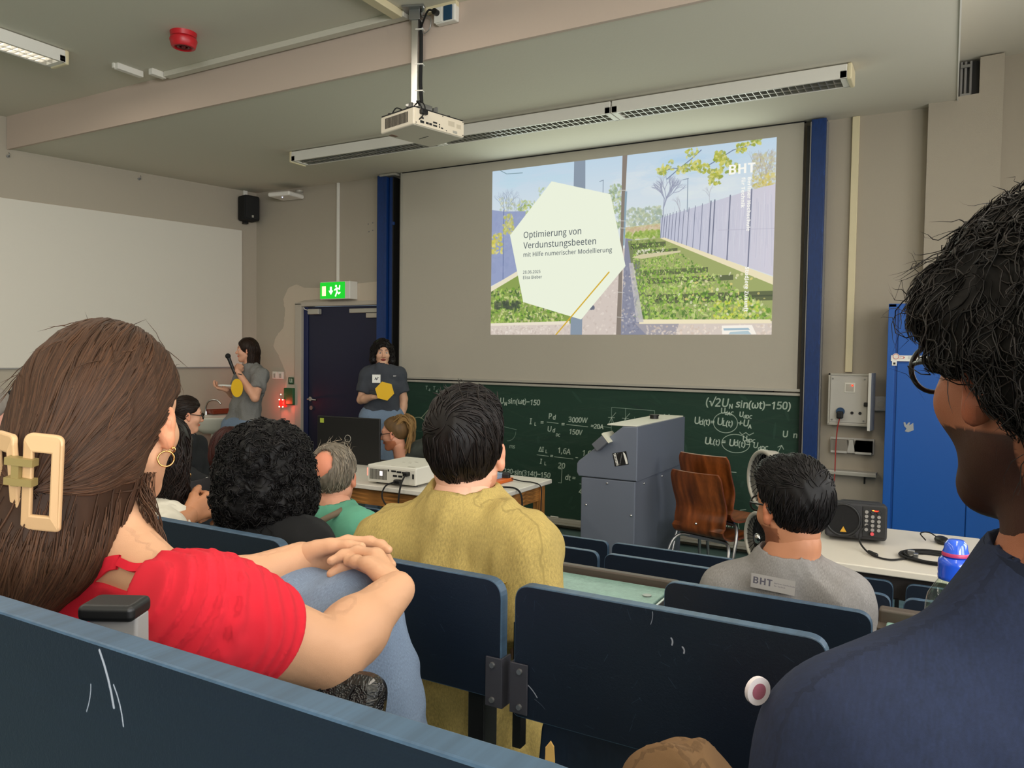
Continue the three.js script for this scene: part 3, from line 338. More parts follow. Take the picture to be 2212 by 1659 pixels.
// ================= right front wall =================
single('cable_duct', 'wide cream cable duct from ceiling down to the grey control box', 'cable duct', bar(-.683, -.632, 1.49, 3.41, 0, .03, .004), M.cream);
{ const t = thing('control_box', 'grey wall control box with open door and red lamp', 'control box', [-.635, 1.285, .06]);
  part('casing', [box(.30, .39, .11, 0, 0, -.005, .008)], M.boxgrey, t); part('rim', [box(.3, .012, .03, 0, .189, .045), box(.3, .012, .03, 0, -.189, .045), box(.012, .39, .03, -.144, 0, .045)], M.alub, t);
  part('front_panel', box(.255, .345, .008, -.008, 0, .054, .003), M.boxgrey, t); part('door', extrude(shapeOf([[0, .205], [.02, .205], [.02, -.215], [0, -.215]]), .16, .003).rotateY(-.1).translate(.145, -.0, .13), M.white, t);
  for (const [x, y] of [[-.12, .155], [.10, .155], [-.12, -.155], [.10, -.155]]) part('corner_screw', cyl(.007, .007, .006, 0, 0, 0, 10).rotateX(Math.PI / 2).translate(x, y, .06), M.metal, t);
  part('switch_unit', [box(.075, .075, .01, .0, .09, .06, .004)], M.white, t); part('switch_field', box(.055, .055, .006, 0, .09, .066), M.alub, t); part('signal_lamp', ball(.006, .018, .108, .071), new THREE.MeshStandardMaterial({ color: 0xff4030, emissive: 0xff2010, emissiveIntensity: 5 }), t);
  part('socket', [cyl(.03, .03, .03, 0, 0, 0, 18).rotateX(Math.PI / 2).translate(-.06, -.09, .065)], mat(0x24456a, .4), t); part('plug', [box(.045, .055, .05, -.06, -.115, .09, .01)], M.black, t);
  part('key_hole', [.02, .075].map(x => cyl(.011, .011, .012, 0, 0, 0, 12).rotateX(Math.PI / 2).translate(x, -.098, .06)), M.black, t); part('latch', box(.03, .03, .03, .115, -.03, .075, .006), M.black, t); }
single('power_cable', 'red cable hanging from the control box plug behind the loudspeaker', 'cable', tube([[-.695, 1.15, .15], [-.71, 1.08, .13], [-.722, .95, .1], [-.725, .7, .1], [-.735, .5, .12], [-.74, .3, .12]], .0045, 40, 6), M.cableRed);
{ const t = thing('wall_tray', 'grey plastic tray with sloping compartments under the control box', 'tray', [-.62, .93, .04]);
  part('back', box(.31, .12, .01, 0, 0, -.03, .003), M.boxgrey, t); for (const s of [-1, 1]) { part('pocket', extrude(shapeOf([[-.06, .045], [.055, .045], [.07, -.05], [-.06, -.05]]), .05, .004).scale(s, 1, 1).translate(s * -.085, 0, 0), mat(0x8d867b, .6), t); part('pocket_lip', box(.115, .018, .055, s * .085, -.047, .005, .003), M.boxgrey, t); } part('divider', extrude(shapeOf([[-.012, .05], [.012, .05], [.028, -.05], [-.028, -.05]]), .05).translate(0, 0, .0), M.boxgrey, t); }
{ const t = thing('wall_shelf', 'narrow grey wall shelf with two black slots below the tray', 'shelf', [-.64, .735, .05]); part('board', box(.4, .015, .1, 0, 0, 0, .004), M.boxgrey, t); part('slot', [box(.012, .045, .004, -.145, -.05, -.045), box(.012, .06, .004, .115, -.06, -.045)], M.black, t); part('rail', box(.4, .02, .01, 0, -.012, .048), M.alub, t); }
{ const t = thing('wall_socket', 'grey surface wall socket between control box and blue cabinet', 'socket', [-.43, 1.26, .02]); part('housing', box(.08, .11, .045, 0, 0, 0, .008), M.boxgrey, t); part('socket_well', cyl(.026, .026, .01).rotateX(Math.PI / 2).translate(0, -.01, .024), M.alub, t); }
{ const t = thing('steel_cabinet', 'tall blue steel cabinet behind the white table', 'cabinet', [.12, 0, .24]);
  part('body', box(.98, 1.975, .42, 0, .99, -.015, .006), M.cab, t); part('side_stile', box(.05, 1.97, .02, -.465, .99, .2, .003), M.cab, t);
  for (const s of [-1, 1]) part('door', box(.435, 1.53, .018, s * .22 + .012, .80, .203, .004), M.cab, t); for (const s of [-1, 1]) part('upper_door', box(.435, .37, .018, s * .22 + .012, 1.775, .203, .004), M.cab, t);
  part('top_rail', box(.98, .02, .02, 0, 1.965, .2), M.cab, t); }
{ const labelT = canvasTex(256, 128, g => { g.fillStyle = '#f4f2ec'; g.fillRect(0, 0, 256, 128); g.strokeStyle = '#c02a20'; g.lineWidth = 7; g.beginPath(); g.arc(56, 46, 30, 0, 7); g.stroke(); g.fillStyle = '#555'; g.font = '16px sans-serif'; g.fillText('ACT', 40, 52); g.fillStyle = '#888'; for (let i = 0; i < 5; i++) g.fillRect(110, 20 + i * 14, 120, 4); });
  const t = thing('cabinet_sticker', 'white sticker strip with a red ring on the blue cabinet door', 'sticker', [-.255, 1.60, .455]); part('strip', new THREE.PlaneGeometry(.24, .04).translate(.03, 0, .0015), mat(0xffffff, .6, { map: labelT }), t); part('round_sticker', new THREE.CircleGeometry(.022, 20).translate(-.06, .012, .003), mat(0xf0e8e0, .6), t); part('round_ring', new THREE.RingGeometry(.016, .019, 20).translate(-.06, .012, .0035), M.red, t); part('small_sticker', new THREE.PlaneGeometry(.03, .03).translate(-.068, -.035, .002), M.paper, t); part('small_print', new THREE.PlaneGeometry(.014, .014).translate(-.068, -.036, .003), M.dark, t); }
single('scratched_sticker', 'torn silver sticker remains on the blue cabinet door', 'sticker', extrude(shapeOf([[-.03, .03], [-.02, .033], [-.012, .012], [.0, .03], [.012, .034], [.004, .01], [.03, .03], [.034, -.02], [.0, -.036], [-.02, -.03], [-.01, -.01], [-.024, .004]]), .0015).translate(-.225, 1.13, .455), mat(0xb4b8bc, .35, { metalness: .5 }));
// ================= lectern, chairs, tables =================
{ const t = thing('lectern', 'grey steel lectern with slanted side standing before the blackboard', 'lectern', [-1.68, 0, 1.807]);
  const up = [[0, .805], [0, 1.148], [-.1, 1.146], [-.402, .905], [-.414, .885], [-.414, .83], [-.40, .805]];
  part('upper_body', extrude(shapeOf(up), 1.0, .006).translate(0, 0, -.5), M.lectern, t); part('lower_body', bar(-.385, -.012, 0, .80, -.99, -.008, .008), M.lectern, t); part('joint_gap', bar(-.38, -.016, .795, .81, -.985, -.014), M.dark, t);
  part('top_plate', bar(-.21, -.01, 1.148, 1.156, -.99, -.01, .003), mat(0xd8d6c8, .4), t, 'pale top plate');
  part('microphone_button', [cyl(.03, .03, .02, -.1, 1.166, -.6), cyl(.034, .034, .008, -.1, 1.18, -.6)], M.black, t);
  for (const [x, y] of [[-.20, .775], [-.345, .62], [-.035, .585]]) part('screw', ball(.008, x, y, -.006), M.chrome, t); for (const [y, z] of [[.77, -.16], [.77, -.52]]) part('screw', ball(.008, -.01, y, z), M.chrome, t);
  const w = part('screen_hood', [box(.1, .06, .16, 0, 0, 0, .006)], M.lecternDark, t, 'small dark grey hood on the slope'); w.position.set(-.235, 1.035, -.03); w.rotation.z = .72; const w2 = part('hood_edge', [box(.012, .075, .165, .055, 0, 0)], mat(0xe0dfcc, .4), t); w2.position.copy(w.position); w2.rotation.z = .72; }
single('lectern_sticker', 'black and white torn sticker on the lectern side', 'sticker', new THREE.PlaneGeometry(.095, .085).rotateZ(.22).translate(-1.79, .94, 1.8095), mat(0xffffff, .5, { map: canvasTex(128, 128, g => { g.fillStyle = '#0c0c0e'; g.fillRect(0, 0, 128, 128); g.fillStyle = '#e4e2dc'; g.beginPath(); g.moveTo(8, 8); g.lineTo(30, 4); g.lineTo(36, 120); g.lineTo(14, 124); g.fill(); g.beginPath(); g.moveTo(96, 4); g.quadraticCurveTo(124, 10, 122, 120); g.lineTo(104, 122); g.fill(); g.fillStyle = '#0c0c0e'; for (let i = 0; i < 8; i++) g.fillRect(12, 14 + i * 14, 16, 6); g.fillStyle = '#9a9a9a'; for (let i = 0; i < 14; i++) g.fillRect(44 + (i * 37) % 40, 10 + i * 8, 6, 4); }) }));
function shellChair(label, x, z, turn, y, legs, wood) {
  const t = thing('shell_chair', label, 'chair', [x, y, z], turn, 'stacked plywood shell chairs');
  // side profile from the back's top to the seat's front (z = forward), swept over the width
  const P = new THREE.CatmullRomCurve3([[0, .86, -.20], [0, .74, -.165], [0, .62, -.12], [0, .53, -.135], [0, .47, -.12], [0, .435, -.05], [0, .43, .08], [0, .445, .22], [0, .43, .27]].map(p => V3(...p))), nu = 36, nv = 12, pos = [], idx = [], uv = [];
  const half = s => s < .06 ? .17 + .02 * Math.sqrt(s / .06) : s < .35 ? .19 : s < .55 ? .19 - .0 * (s - .35) : .19 + .01 * (s - .55);
  for (const side of [0, 1]) for (let i = 0; i <= nu; i++) { const s = i / nu, p = P.getPointAt(s), tg = P.getTangentAt(s), n = V3(0, -tg.z, tg.y).multiplyScalar(side ? -.006 : .006); for (let j = 0; j <= nv; j++) { const v = j / nv * 2 - 1, bow = s < .45 ? .03 * v * v : 0; pos.push(v * half(s), p.y + n.y, p.z + n.z + bow); uv.push(j / nv * .4, s * .8); } }
  const at = (k, i, j) => k * (nu + 1) * (nv + 1) + i * (nv + 1) + j;
  for (const k of [0, 1]) for (let i = 0; i < nu; i++) for (let j = 0; j < nv; j++) { const a = at(k, i, j), b = at(k, i, j + 1), c = at(k, i + 1, j + 1), d = at(k, i + 1, j); k ? idx.push(a, b, c, a, c, d) : idx.push(a, c, b, a, d, c); }
  const edge = (a, b, c, d) => idx.push(a, b, c, a, c, d); for (let i = 0; i < nu; i++) { edge(at(0, i, 0), at(1, i, 0), at(1, i + 1, 0), at(0, i + 1, 0)); edge(at(0, i, nv), at(0, i + 1, nv), at(1, i + 1, nv), at(1, i, nv)); } for (let j = 0; j < nv; j++) { edge(at(0, 0, j), at(0, 0, j + 1), at(1, 0, j + 1), at(1, 0, j)); edge(at(0, nu, j), at(1, nu, j), at(1, nu, j + 1), at(0, nu, j + 1)); }
  const g = new THREE.BufferGeometry(); g.setAttribute('position', new THREE.Float32BufferAttribute(pos, 3)); g.setAttribute('uv', new THREE.Float32BufferAttribute(uv, 2)); g.setIndex(idx);
  part('seat_shell', toCreasedNormals(g, .6), wood, t); part('rivet', ball(.009, 0, .525, -.142), M.chrome, t);
  const leg = s => [[s * .16, .42, .22], [s * .2, .38, .23], [s * .21, .05 - (legs ? 0 : .0), .24], [s * .21, .012, .26]];
  for (const s of [-1, 1]) { part('leg', tube([[s * .10, .415, .15], [s * .17, .41, .18], [s * .2, .36, .2], [s * .21, .012, .25]], .011, 20, 8), M.steel, t); part('leg', tube([[s * .10, .415, -.03], [s * .18, .41, -.06], [s * .215, .36, -.1], [s * .225, .012, -.22]], .011, 20, 8), M.steel, t); } part('seat_support', [box(.24, .02, .03, 0, .415, .12), box(.3, .02, .03, 0, .412, -.03)], M.steel, t);
  return t;
}
shellChair('plywood shell chair with steel legs, lower one of the stack beside the lectern', -1.33, 1.40, Math.PI - .32, 0, 1, M.ply);
shellChair('plywood shell chair, upper one of the stack beside the lectern', -1.305, 1.31, Math.PI - .32, .105, 0, M.ply);
{ const t = thing('wooden_chair', 'light wooden chair standing in front of the dark door', 'chair', [-5.14, 0, .9], Math.PI + .15);
  part('backrest', extrude(rrect(.32, .17, [.01, .01, .04, .04]), .014, .004).translate(0, .81, .2), mat(0xb5773c, .35, { map: rep(woodT, 2, 2) }), t); part('seat', box(.38, .015, .38, 0, .45, 0, .005), mat(0xb5773c, .35, { map: rep(woodT, 2, 2) }), t); for (const sx of [-1, 1]) { part('leg', tube([[sx * .15, .88, .19], [sx * .16, .6, .17], [sx * .17, .42, .16], [sx * .18, .0, .22]], .011), M.steel, t); part('leg', tube([[sx * .16, .44, -.12], [sx * .18, 0, -.2]], .011), M.steel, t); } part('lower_slat', box(.32, .1, .012, 0, .60, .185, .004), mat(0xb5773c, .35, { map: rep(woodT, 2, 2) }), t); }
function woodTable(label, x0, x1, z0, z1, h, legs, top) {
  const t = thing('table', label, 'table', [(x0 + x1) / 2, 0, (z0 + z1) / 2]); const w = x1 - x0, d = z1 - z0;
  part('table_top', box(w, .03, d, 0, h - .015, 0, .006), top, t); for (const s of [-1, 1]) { part('apron', box(w - .08, .1, .022, 0, h - .085, s * (d / 2 - .06)), legs, t); part('apron', box(.022, .1, d - .08, s * (w / 2 - .06), h - .085, 0), legs, t); }
  for (const sx of [-1, 1]) for (const sz of [-1, 1]) part('leg', box(.06, h - .03, .06, sx * (w / 2 - .065), (h - .03) / 2, sz * (d / 2 - .065), .003), legs, t); return t; }
woodTable('wooden table with a grey white top carrying the white projector', -4.3, -2.29, 1.77, 2.63, .76, M.beech, M.table);
woodTable('white table carrying the black loudspeaker in front of the blue cabinet', -.515, .16, 2.08, 2.92, .74, mat(0x2a2422, .6), mat(0xd8d1c4, .4));
single('edge_band', 'worn brown wooden edge on the white table beside the cap bottle', 'edge band', bar(.155, .168, .711, .737, 2.1, 2.9), M.orange);
// ---- things on the tables ----
{ const t = thing('table_projector', 'white projector with black cables standing on the wooden table', 'projector', [-3.02, .772, 2.37], .05);
  const W = mat(0xdedbd0, .5); part('casing', extrude(rrect(.37, .11, .012), .42, .006).translate(0, .058, 0), W, t); part('rear_panel', box(.35, .085, .006, 0, .055, .21), mat(0xcfcbbf, .5), t);
  for (let i = 0; i < 14; i++) part('vent_slot', box(.0055, .065, .004, -.16 + i * .0095, .055, .2125), mat(0x4d4a44, .7), t);
  part('vent_glow', box(.02, .028, .002, -.075, .062, .2145), new THREE.MeshStandardMaterial({ color: 0xffffff, emissive: 0xffe8f0, emissiveIntensity: 1.4 }), t); part('lamp_glow', box(.006, .05, .03, -.184, .065, .195), new THREE.MeshStandardMaterial({ color: 0xffb0a0, emissive: 0xff6050, emissiveIntensity: 1.5 }), t);
  for (const [x, y, w, h] of [[-.02, .085, .01, .012], [.02, .083, .034, .011], [.06, .081, .034, .011], [.1, .079, .034, .011], [.03, .055, .03, .012], [.07, .054, .03, .012], [.165, .06, .012, .03]]) part('port', box(w, h, .004, x, y, .2135), M.dark, t);
  part('power_plug', box(.05, .028, .04, .06, .022, .225, .008), M.black, t); part('video_plug', box(.035, .025, .04, .125, .075, .228, .006), M.black, t); part('label_plate', box(.05, .002, .02, .13, .113, .18), M.alub, t); part('brand_plate', box(.028, .002, .005, -.0, .113, .19), M.alub, t); part('focus_buttons', [[.0, .0], [.03, -.02], [-.03, .03], [.02, .04], [.05, .0]].map(([x, z]) => box(.02, .0015, .006, x, .1135, z)), M.alub, t); part('side_vent', [box(.004, .05, .02, .186, .06, -.12), box(.004, .05, .02, .186, .06, -.15)], mat(0xa8a498, .6), t); part('foot', [cyl(.015, .015, .012, -.14, -.004, .15), cyl(.015, .015, .012, .14, -.004, .15), cyl(.015, .015, .012, 0, -.004, -.15)], M.dark, t);
  single('projector_cable', 'black video cable looping from the white projector down past the table edge', 'cable', [tube([[-2.885, .845, 2.60], [-2.87, .80, 2.66], [-2.875, .7, 2.68], [-2.87, .6, 2.68]], .0055, 24, 7), tube([[-2.96, .795, 2.61], [-3.0, .77, 2.65], [-3.01, .71, 2.67], [-2.96, .655, 2.68], [-2.88, .64, 2.68]], .005, 24, 7)], M.blackSoft); }
{ const t = thing('laptop_monitor', 'black screen seen from behind on the wooden table', 'monitor', [-3.87, .76, 2.0], Math.PI + .1);
  part('display_lid', box(.56, .33, .018, 0, .185, 0, .006), M.black, t); part('base', box(.5, .02, .2, 0, .01, .1, .005), M.black, t); part('hinge', cyl(.012, .012, .4).rotateZ(Math.PI / 2).translate(0, .02, .01), M.dark, t); part('green_sticker', box(.035, .035, .001, .235, .315, -.0095), mat(0x9aa83a, .5), t, 'yellow green sticker'); part('emblem_ring', new THREE.TorusGeometry(.026, .002, 6, 24).translate(.0, .19, -.0095), M.alub, t, 'ring shaped emblem'); }
single('ring_binder', 'orange binder with blue papers lying behind the white projector', 'binder', [box(.3, .022, .24, -2.62, .772, 2.1, .004)], M.orange);
single('paper_stack', 'stack of blue and white papers on the orange binder', 'papers', [box(.22, .035, .18, -2.63, .80, 2.12, .002)], mat(0xb4c8dc, .7, { map: canvasTex(64, 64, g => { g.fillStyle = '#e8eef2'; g.fillRect(0, 0, 64, 64); g.fillStyle = '#7fa0c4'; for (let i = 0; i < 9; i++) g.fillRect((i * 23) % 50, i * 7, 24, 4); }) }));
{ const t = thing('webcam', 'small black webcam with cable on the table corner', 'webcam', [-2.52, .76, 2.02], .4); part('body', [box(.085, .05, .045, 0, .035, 0, .015)], M.black, t); part('clip', [box(.05, .012, .06, -.01, .008, 0, .004)], M.blackSoft, t); part('cable', [tube([[.04, .02, 0], [.12, .008, .03], [.2, .006, .06], [.252, -.01, .105], [.256, -.1, .11], [.252, -.3, .12], [.258, -.6, .11]], .004, 40, 6), tube([[-.04, .02, 0], [-.1, .008, -.02], [-.12, .006, .1], [-.02, .006, .25], [.12, .006, .32], [.15, -.03, .335], [.15, -.25, .34]], .006, 40, 6)], M.blackSoft, t); }
{ const t = thing('loudspeaker', 'black portable loudspeaker with mixer knobs lying on the white table', 'speaker', [-.36, .742, 2.42], .1);
  const prof = extrude(rrect(.265, .165, .02), .16, .012); part('cabinet', prof.rotateX(-.12).translate(0, .09, 0), bumped(0x26262a, .6, grainT, 20, 20, .001), t); part('rear_taper', extrude(rrect(.2, .13, .03), .08, .02).rotateX(-.12).translate(.02, .1, -.1), mat(0x222226, .6), t);
  const f = new THREE.Group(); const fr = (n, g, m, l) => part(n, g.rotateX(-.12).translate(0, .09, 0), m, t, l);
  fr('woofer_ring', new THREE.TorusGeometry(.072, .006, 8, 40).translate(-.055, .0, .08), M.dark); fr('woofer_grille', cyl(.07, .07, .006, 0, 0, 0, 36).rotateX(Math.PI / 2).translate(-.055, 0, .079), bumped(0x0e0e10, .8, grainT, 30, 30, .002)); fr('warning_triangle', extrude(shapeOf([[-.014, -.011], [.014, -.011], [0, .015]]), .002).translate(-.052, -.045, .084), mat(0xc8951c, .5), 'yellow triangle emblem');
  fr('control_panel', box(.095, .14, .006, .075, 0, .08, .003), M.black); for (let r = 0; r < 5; r++) for (let c = 0; c < 3; c++) fr('knob', cyl(.0075, .009, .012, 0, 0, 0, 10).rotateX(Math.PI / 2).translate(.045 + c * .026, .045 - r * .02, .088), r === 0 && c ? M.dark : M.cableGrey);
  fr('signal_led', box(.03, .006, .003, .082, .052, .084), new THREE.MeshStandardMaterial({ color: 0x601010, emissive: 0xff3820, emissiveIntensity: 2 })); fr('signal_led_amber', box(.007, .007, .003, .073, .052, .086), new THREE.MeshStandardMaterial({ color: 0xffc040, emissive: 0xffb030, emissiveIntensity: 4 })); fr('jack_plug', cyl(.008, .008, .03, 0, 0, 0, 10).rotateX(Math.PI / 2).translate(.07, -.052, .095), mat(0xd84a52, .4), 'red jack plug'); for (const x of [-.01, -.02]) fr('bass_port', extrude(shapeOf([[-.014, 0], [.014, 0], [.008, .018]]), .003).translate(x + .01, -.075, .081), M.black); }
{ const c = tube([[-.30, .83, 2.52], [-.325, .81, 2.56], [-.325, .775, 2.60], [-.29, .75, 2.68], [-.24, .746, 2.76], [-.19, .746, 2.78], [-.14, .746, 2.73], [-.10, .748, 2.66]], .0042, 50, 7); const coils = []; for (let k = 0; k < 6; k++) { const pts = []; for (let i = 0; i < 18; i++) { const a = i / 18 * 2 * Math.PI; pts.push([-.02 + (.11 + .006 * k) * Math.cos(a) + .01 * noise(i, k, 1), .746 + .004 * (k % 3) + .003 * Math.sin(a * 2 + k), 2.66 + (.085 + .005 * k) * Math.sin(a) + .012 * noise(k, i, 4)]); } coils.push(tube(pts, .004, 60, 6, true)); }
  const t = thing('audio_cable', 'black audio cable plugged into the loudspeaker and coiled beside the bottle', 'cable', [0, 0, 0]); part('lead', c, M.blackSoft, t); part('coil', coils, M.blackSoft, t); part('joint', new THREE.CapsuleGeometry(.009, .05, 4, 8).rotateZ(1.57).rotateY(-.9).translate(-.26, .752, 2.73), M.black, t); part('cable_tie', [box(.03, .02, .02, -.115, .758, 2.64, .004), box(.02, .018, .03, -.095, .758, 2.69, .004)], M.metal, t); }
{ const t = thing('computer_mouse', 'black computer mouse with cord on the white table', 'mouse', [.0, .74, 2.3], .3); part('shell', ball(.03, 0, .016, 0, 1.0, .62, 1.7), M.black, t); part('cord', tube([[0, .015, -.05], [-.03, .03, -.09], [-.075, .03, -.06], [-.07, .012, -.0]], .003, 24, 6), M.blackSoft, t); }
// ---- double fan ----
{ const t = thing('twin_fan', 'silver floor fan with two round black grilles behind the man in grey', 'fan', [-.79, 0, 2.4], -.84);
  part('stand', [cyl(.014, .014, .95, 0, .5, -.07)], M.steel, t); part('foot', cyl(.17, .19, .03, 0, .015, -.05, 32), M.dark, t);
  for (const [y, dx, r] of [[.683, 0, .125], [.985, .03, .14]]) { const ring = part('fan_ring', [new THREE.TorusGeometry(r, .012, 10, 48).translate(dx, y, .02), cyl(r + .012, r + .012, .05, 0, 0, 0, 48).scale(1, 1, 1).rotateX(Math.PI / 2).translate(dx, y, 0).scale(1, 1, 1)].slice(0, 1).concat([new THREE.CylinderGeometry(r + .01, r + .004, .06, 48, 1, true).rotateX(Math.PI / 2).translate(dx, y, -.01)]), M.alub, t);
    part('grille', cyl(r, r, .006, 0, 0, 0, 40).rotateX(Math.PI / 2).translate(dx, y, -.02), M.black, t); part('grille_wire', [...Array(28)].map((_, i) => box(.002, r * .95, .003, 0, r * .5, 0).rotateZ(i / 28 * 2 * Math.PI).translate(dx, y, .022)), M.dark, t); part('hub_cap', ball(.028, dx, y, .026, 1, 1, .6), M.chrome, t); part('motor_housing', cyl(.05, .075, .1, 0, 0, 0, 28).rotateX(Math.PI / 2).translate(dx, y + .02, -.08), mat(0x55565e, .45), t); } }
// ---- bottle ----
function capBottle() { const t = thing('drink_bottle', 'clear drink bottle with a blue sports cap beside the man in navy', 'bottle', [0.021, 1.112, 4.915]);
  const L = (pts, n = 36) => new THREE.LatheGeometry(pts.map(p => new THREE.Vector2(...p)), n);
  part('bottle_body', L([[0, .002], [.04, .0], [.044, .01], [.044, .05], [.043, .075], [.04, .09], [.03, .108], [.0225, .12], [.0205, .126], [.0205, .14]]), new THREE.MeshPhysicalMaterial({ color: 0xf4fbf2, roughness: .08, transmission: 1, thickness: 0, ior: 1.45 }), t);
  part('water', L([[0, .004], [.039, .004], [.0425, .012], [.0425, .062], [0, .062]]), new THREE.MeshPhysicalMaterial({ color: 0xe8f2e6, roughness: .05, transmission: 1, thickness: .08, ior: 1.33 }), t);
  part('cap_ring', L([[.021, .118], [.0255, .119], [.0262, .125], [.0255, .128], [.0262, .134], [.0255, .138], [.0262, .144], [.0252, .152], [.02, .157]]), new THREE.MeshPhysicalMaterial({ color: 0x2456d8, roughness: .25, clearcoat: .5 }), t); part('spout', L([[.0, .186], [.012, .185], [.017, .178], [.018, .17], [.0205, .163], [.021, .157], [.0, .156]]), new THREE.MeshPhysicalMaterial({ color: 0x2f62e6, roughness: .2, clearcoat: .8 }), t); part('seal_band', L([[.0205, .158], [.0212, .16], [.0205, .164], [.019, .166]]), mat(0xc03a6a, .4), t); return t; }
const bottle = capBottle();
// ================= lecture seats =================
const ROW = { A: [6.08, 1.403, 0], B: [5.27, 1.215], C: [4.5, 1.027], D: [3.68, .846], E: [2.93, .695] };
const scratch = (list, n = 60) => { const t = canvasTex(1024, 512, (g, w, h) => { g.fillStyle = '#0d1828'; g.fillRect(0, 0, w, h); for (let i = 0; i < 700; i++) { g.globalAlpha = rr(.02, .07); g.strokeStyle = rnd() < .5 ? '#22364a' : '#04070c'; g.lineWidth = rr(1, 3); const x = rr(0, w), y = rr(0, h), l = rr(20, 160); g.beginPath(); g.moveTo(x, y); g.lineTo(x + l, y + rr(-6, 6)); g.stroke(); } for (let i = 0; i < n; i++) { g.globalAlpha = rr(.1, .4); g.strokeStyle = '#8fa0b4'; g.lineWidth = rr(.6, 1.5); const x = rr(0, w), y = rr(0, h), a = rr(0, 6.3), l = rr(4, 40); g.beginPath(); g.moveTo(x, y); g.lineTo(x + Math.cos(a) * l, y + Math.sin(a) * l); g.stroke(); } for (const [x0, y0, x1, y1, lw, c] of list) { g.globalAlpha = .85; g.strokeStyle = c || '#b9bcc8'; g.lineWidth = lw; g.lineCap = 'round'; g.beginPath(); g.moveTo(x0 * w, y0 * h); g.quadraticCurveTo((x0 + x1) / 2 * w + 6, (y0 + y1) / 2 * h - 3, x1 * w, y1 * h); g.stroke(); } }); t.wrapS = t.wrapT = THREE.RepeatWrapping; t.repeat.set(2, 4); t.offset.set(.5, 1.0); return t; };
// uv of the panels are metres from the panel's centre; the texture spans .5 m by .25 m
const seatFace = { std: bumped(0xffffff, .42, grainT, 8, 8, .0004, { map: scratch([], 40) }), A: bumped(0xffffff, .42, grainT, 8, 8, .0004, { map: scratch([[.215, .05, .26, .2, 5], [.285, .33, .30, .37, 3], [.40, .52, .43, .66, 5], [.43, .6, .45, .7, 3], [.38, .62, .37, .7, 2]], 20) }), B: bumped(0xffffff, .42, grainT, 8, 8, .0004, { map: scratch([[.06, .16, .1, .235, 4], [.09, .25, .13, .30, 1], [.55, .66, .553, .70, 5], [.585, .70, .59, .735, 5], [.49, .52, .485, .6, 2]], 90) }), D: bumped(0xffffff, .42, grainT, 8, 8, .0004, { map: scratch([[.62, .1, .66, .06, 4], [.60, .18, .63, .12, 4], [.66, .02, .70, .02, 3], [.3, .1, .36, .14, 4]], 60) }) };
const seatEdge = { dark: mat(0x46617a, .5, { map: rep(mottleT, 6, 6) }), worn: mat(0x46617a, .45, { map: rep(mottleT, 6, 6) }) };
function lectureSeat(label, row, x0, x1, o = {}) {
  const [z, top] = ROW[row], w = x1 - x0, h = o.h || .30, r = o.r || .035, T = Math.min(1, top);
  const t = thing('lecture_seat', label, 'seat', [(x0 + x1) / 2, top - T, z], 0, o.group);
  const g = extrude(rrect(w, h, [.01, .01, r, r]), .022, .002).translate(0, T - h / 2, 0); { const p = g.attributes.position, uv = g.attributes.uv; for (let i = 0; i < p.count; i++) uv.setXY(i, p.getX(i), p.getY(i) - T + .125); }
  part('backrest', g, [seatFace[o.face || 'std'], seatEdge[o.edge || 'worn']], t);
  for (const s of [-1, 1]) { if (o.noBracket) break; const b = part('bracket', [box(.032, .085, .004, s * (w / 2 - .012), .8 - .175 + T - .8, .0135, .001), box(.004, .085, .03, s * (w / 2 + .003), T - .175, 0)], M.seatMetal, t); for (const dy of [.03, -.03]) part('bolt', [cyl(.0045, .0055, .005, 0, 0, 0, 10).rotateX(Math.PI / 2).translate(s * (w / 2 - .014), T - .175 + dy, .017)], M.metal, t); }
  if (o.occ) part('seat_pan', box(w - .04, .025, .34, 0, T - .585, -.21, .01), M.seat, t); else part('folded_seat', extrude(rrect(w - .03, .26, .03), .03, .004).rotateX(-.18).translate(0, T - .38, -.06), M.seat, t);
  part('post', [box(.035, T - .18, .045, w / 2 - .06, (T - .18) / 2, -.03, .003), box(.016, .22, .02, w / 2 + .012, T - .19, -.035)], M.black, t); return t;
}

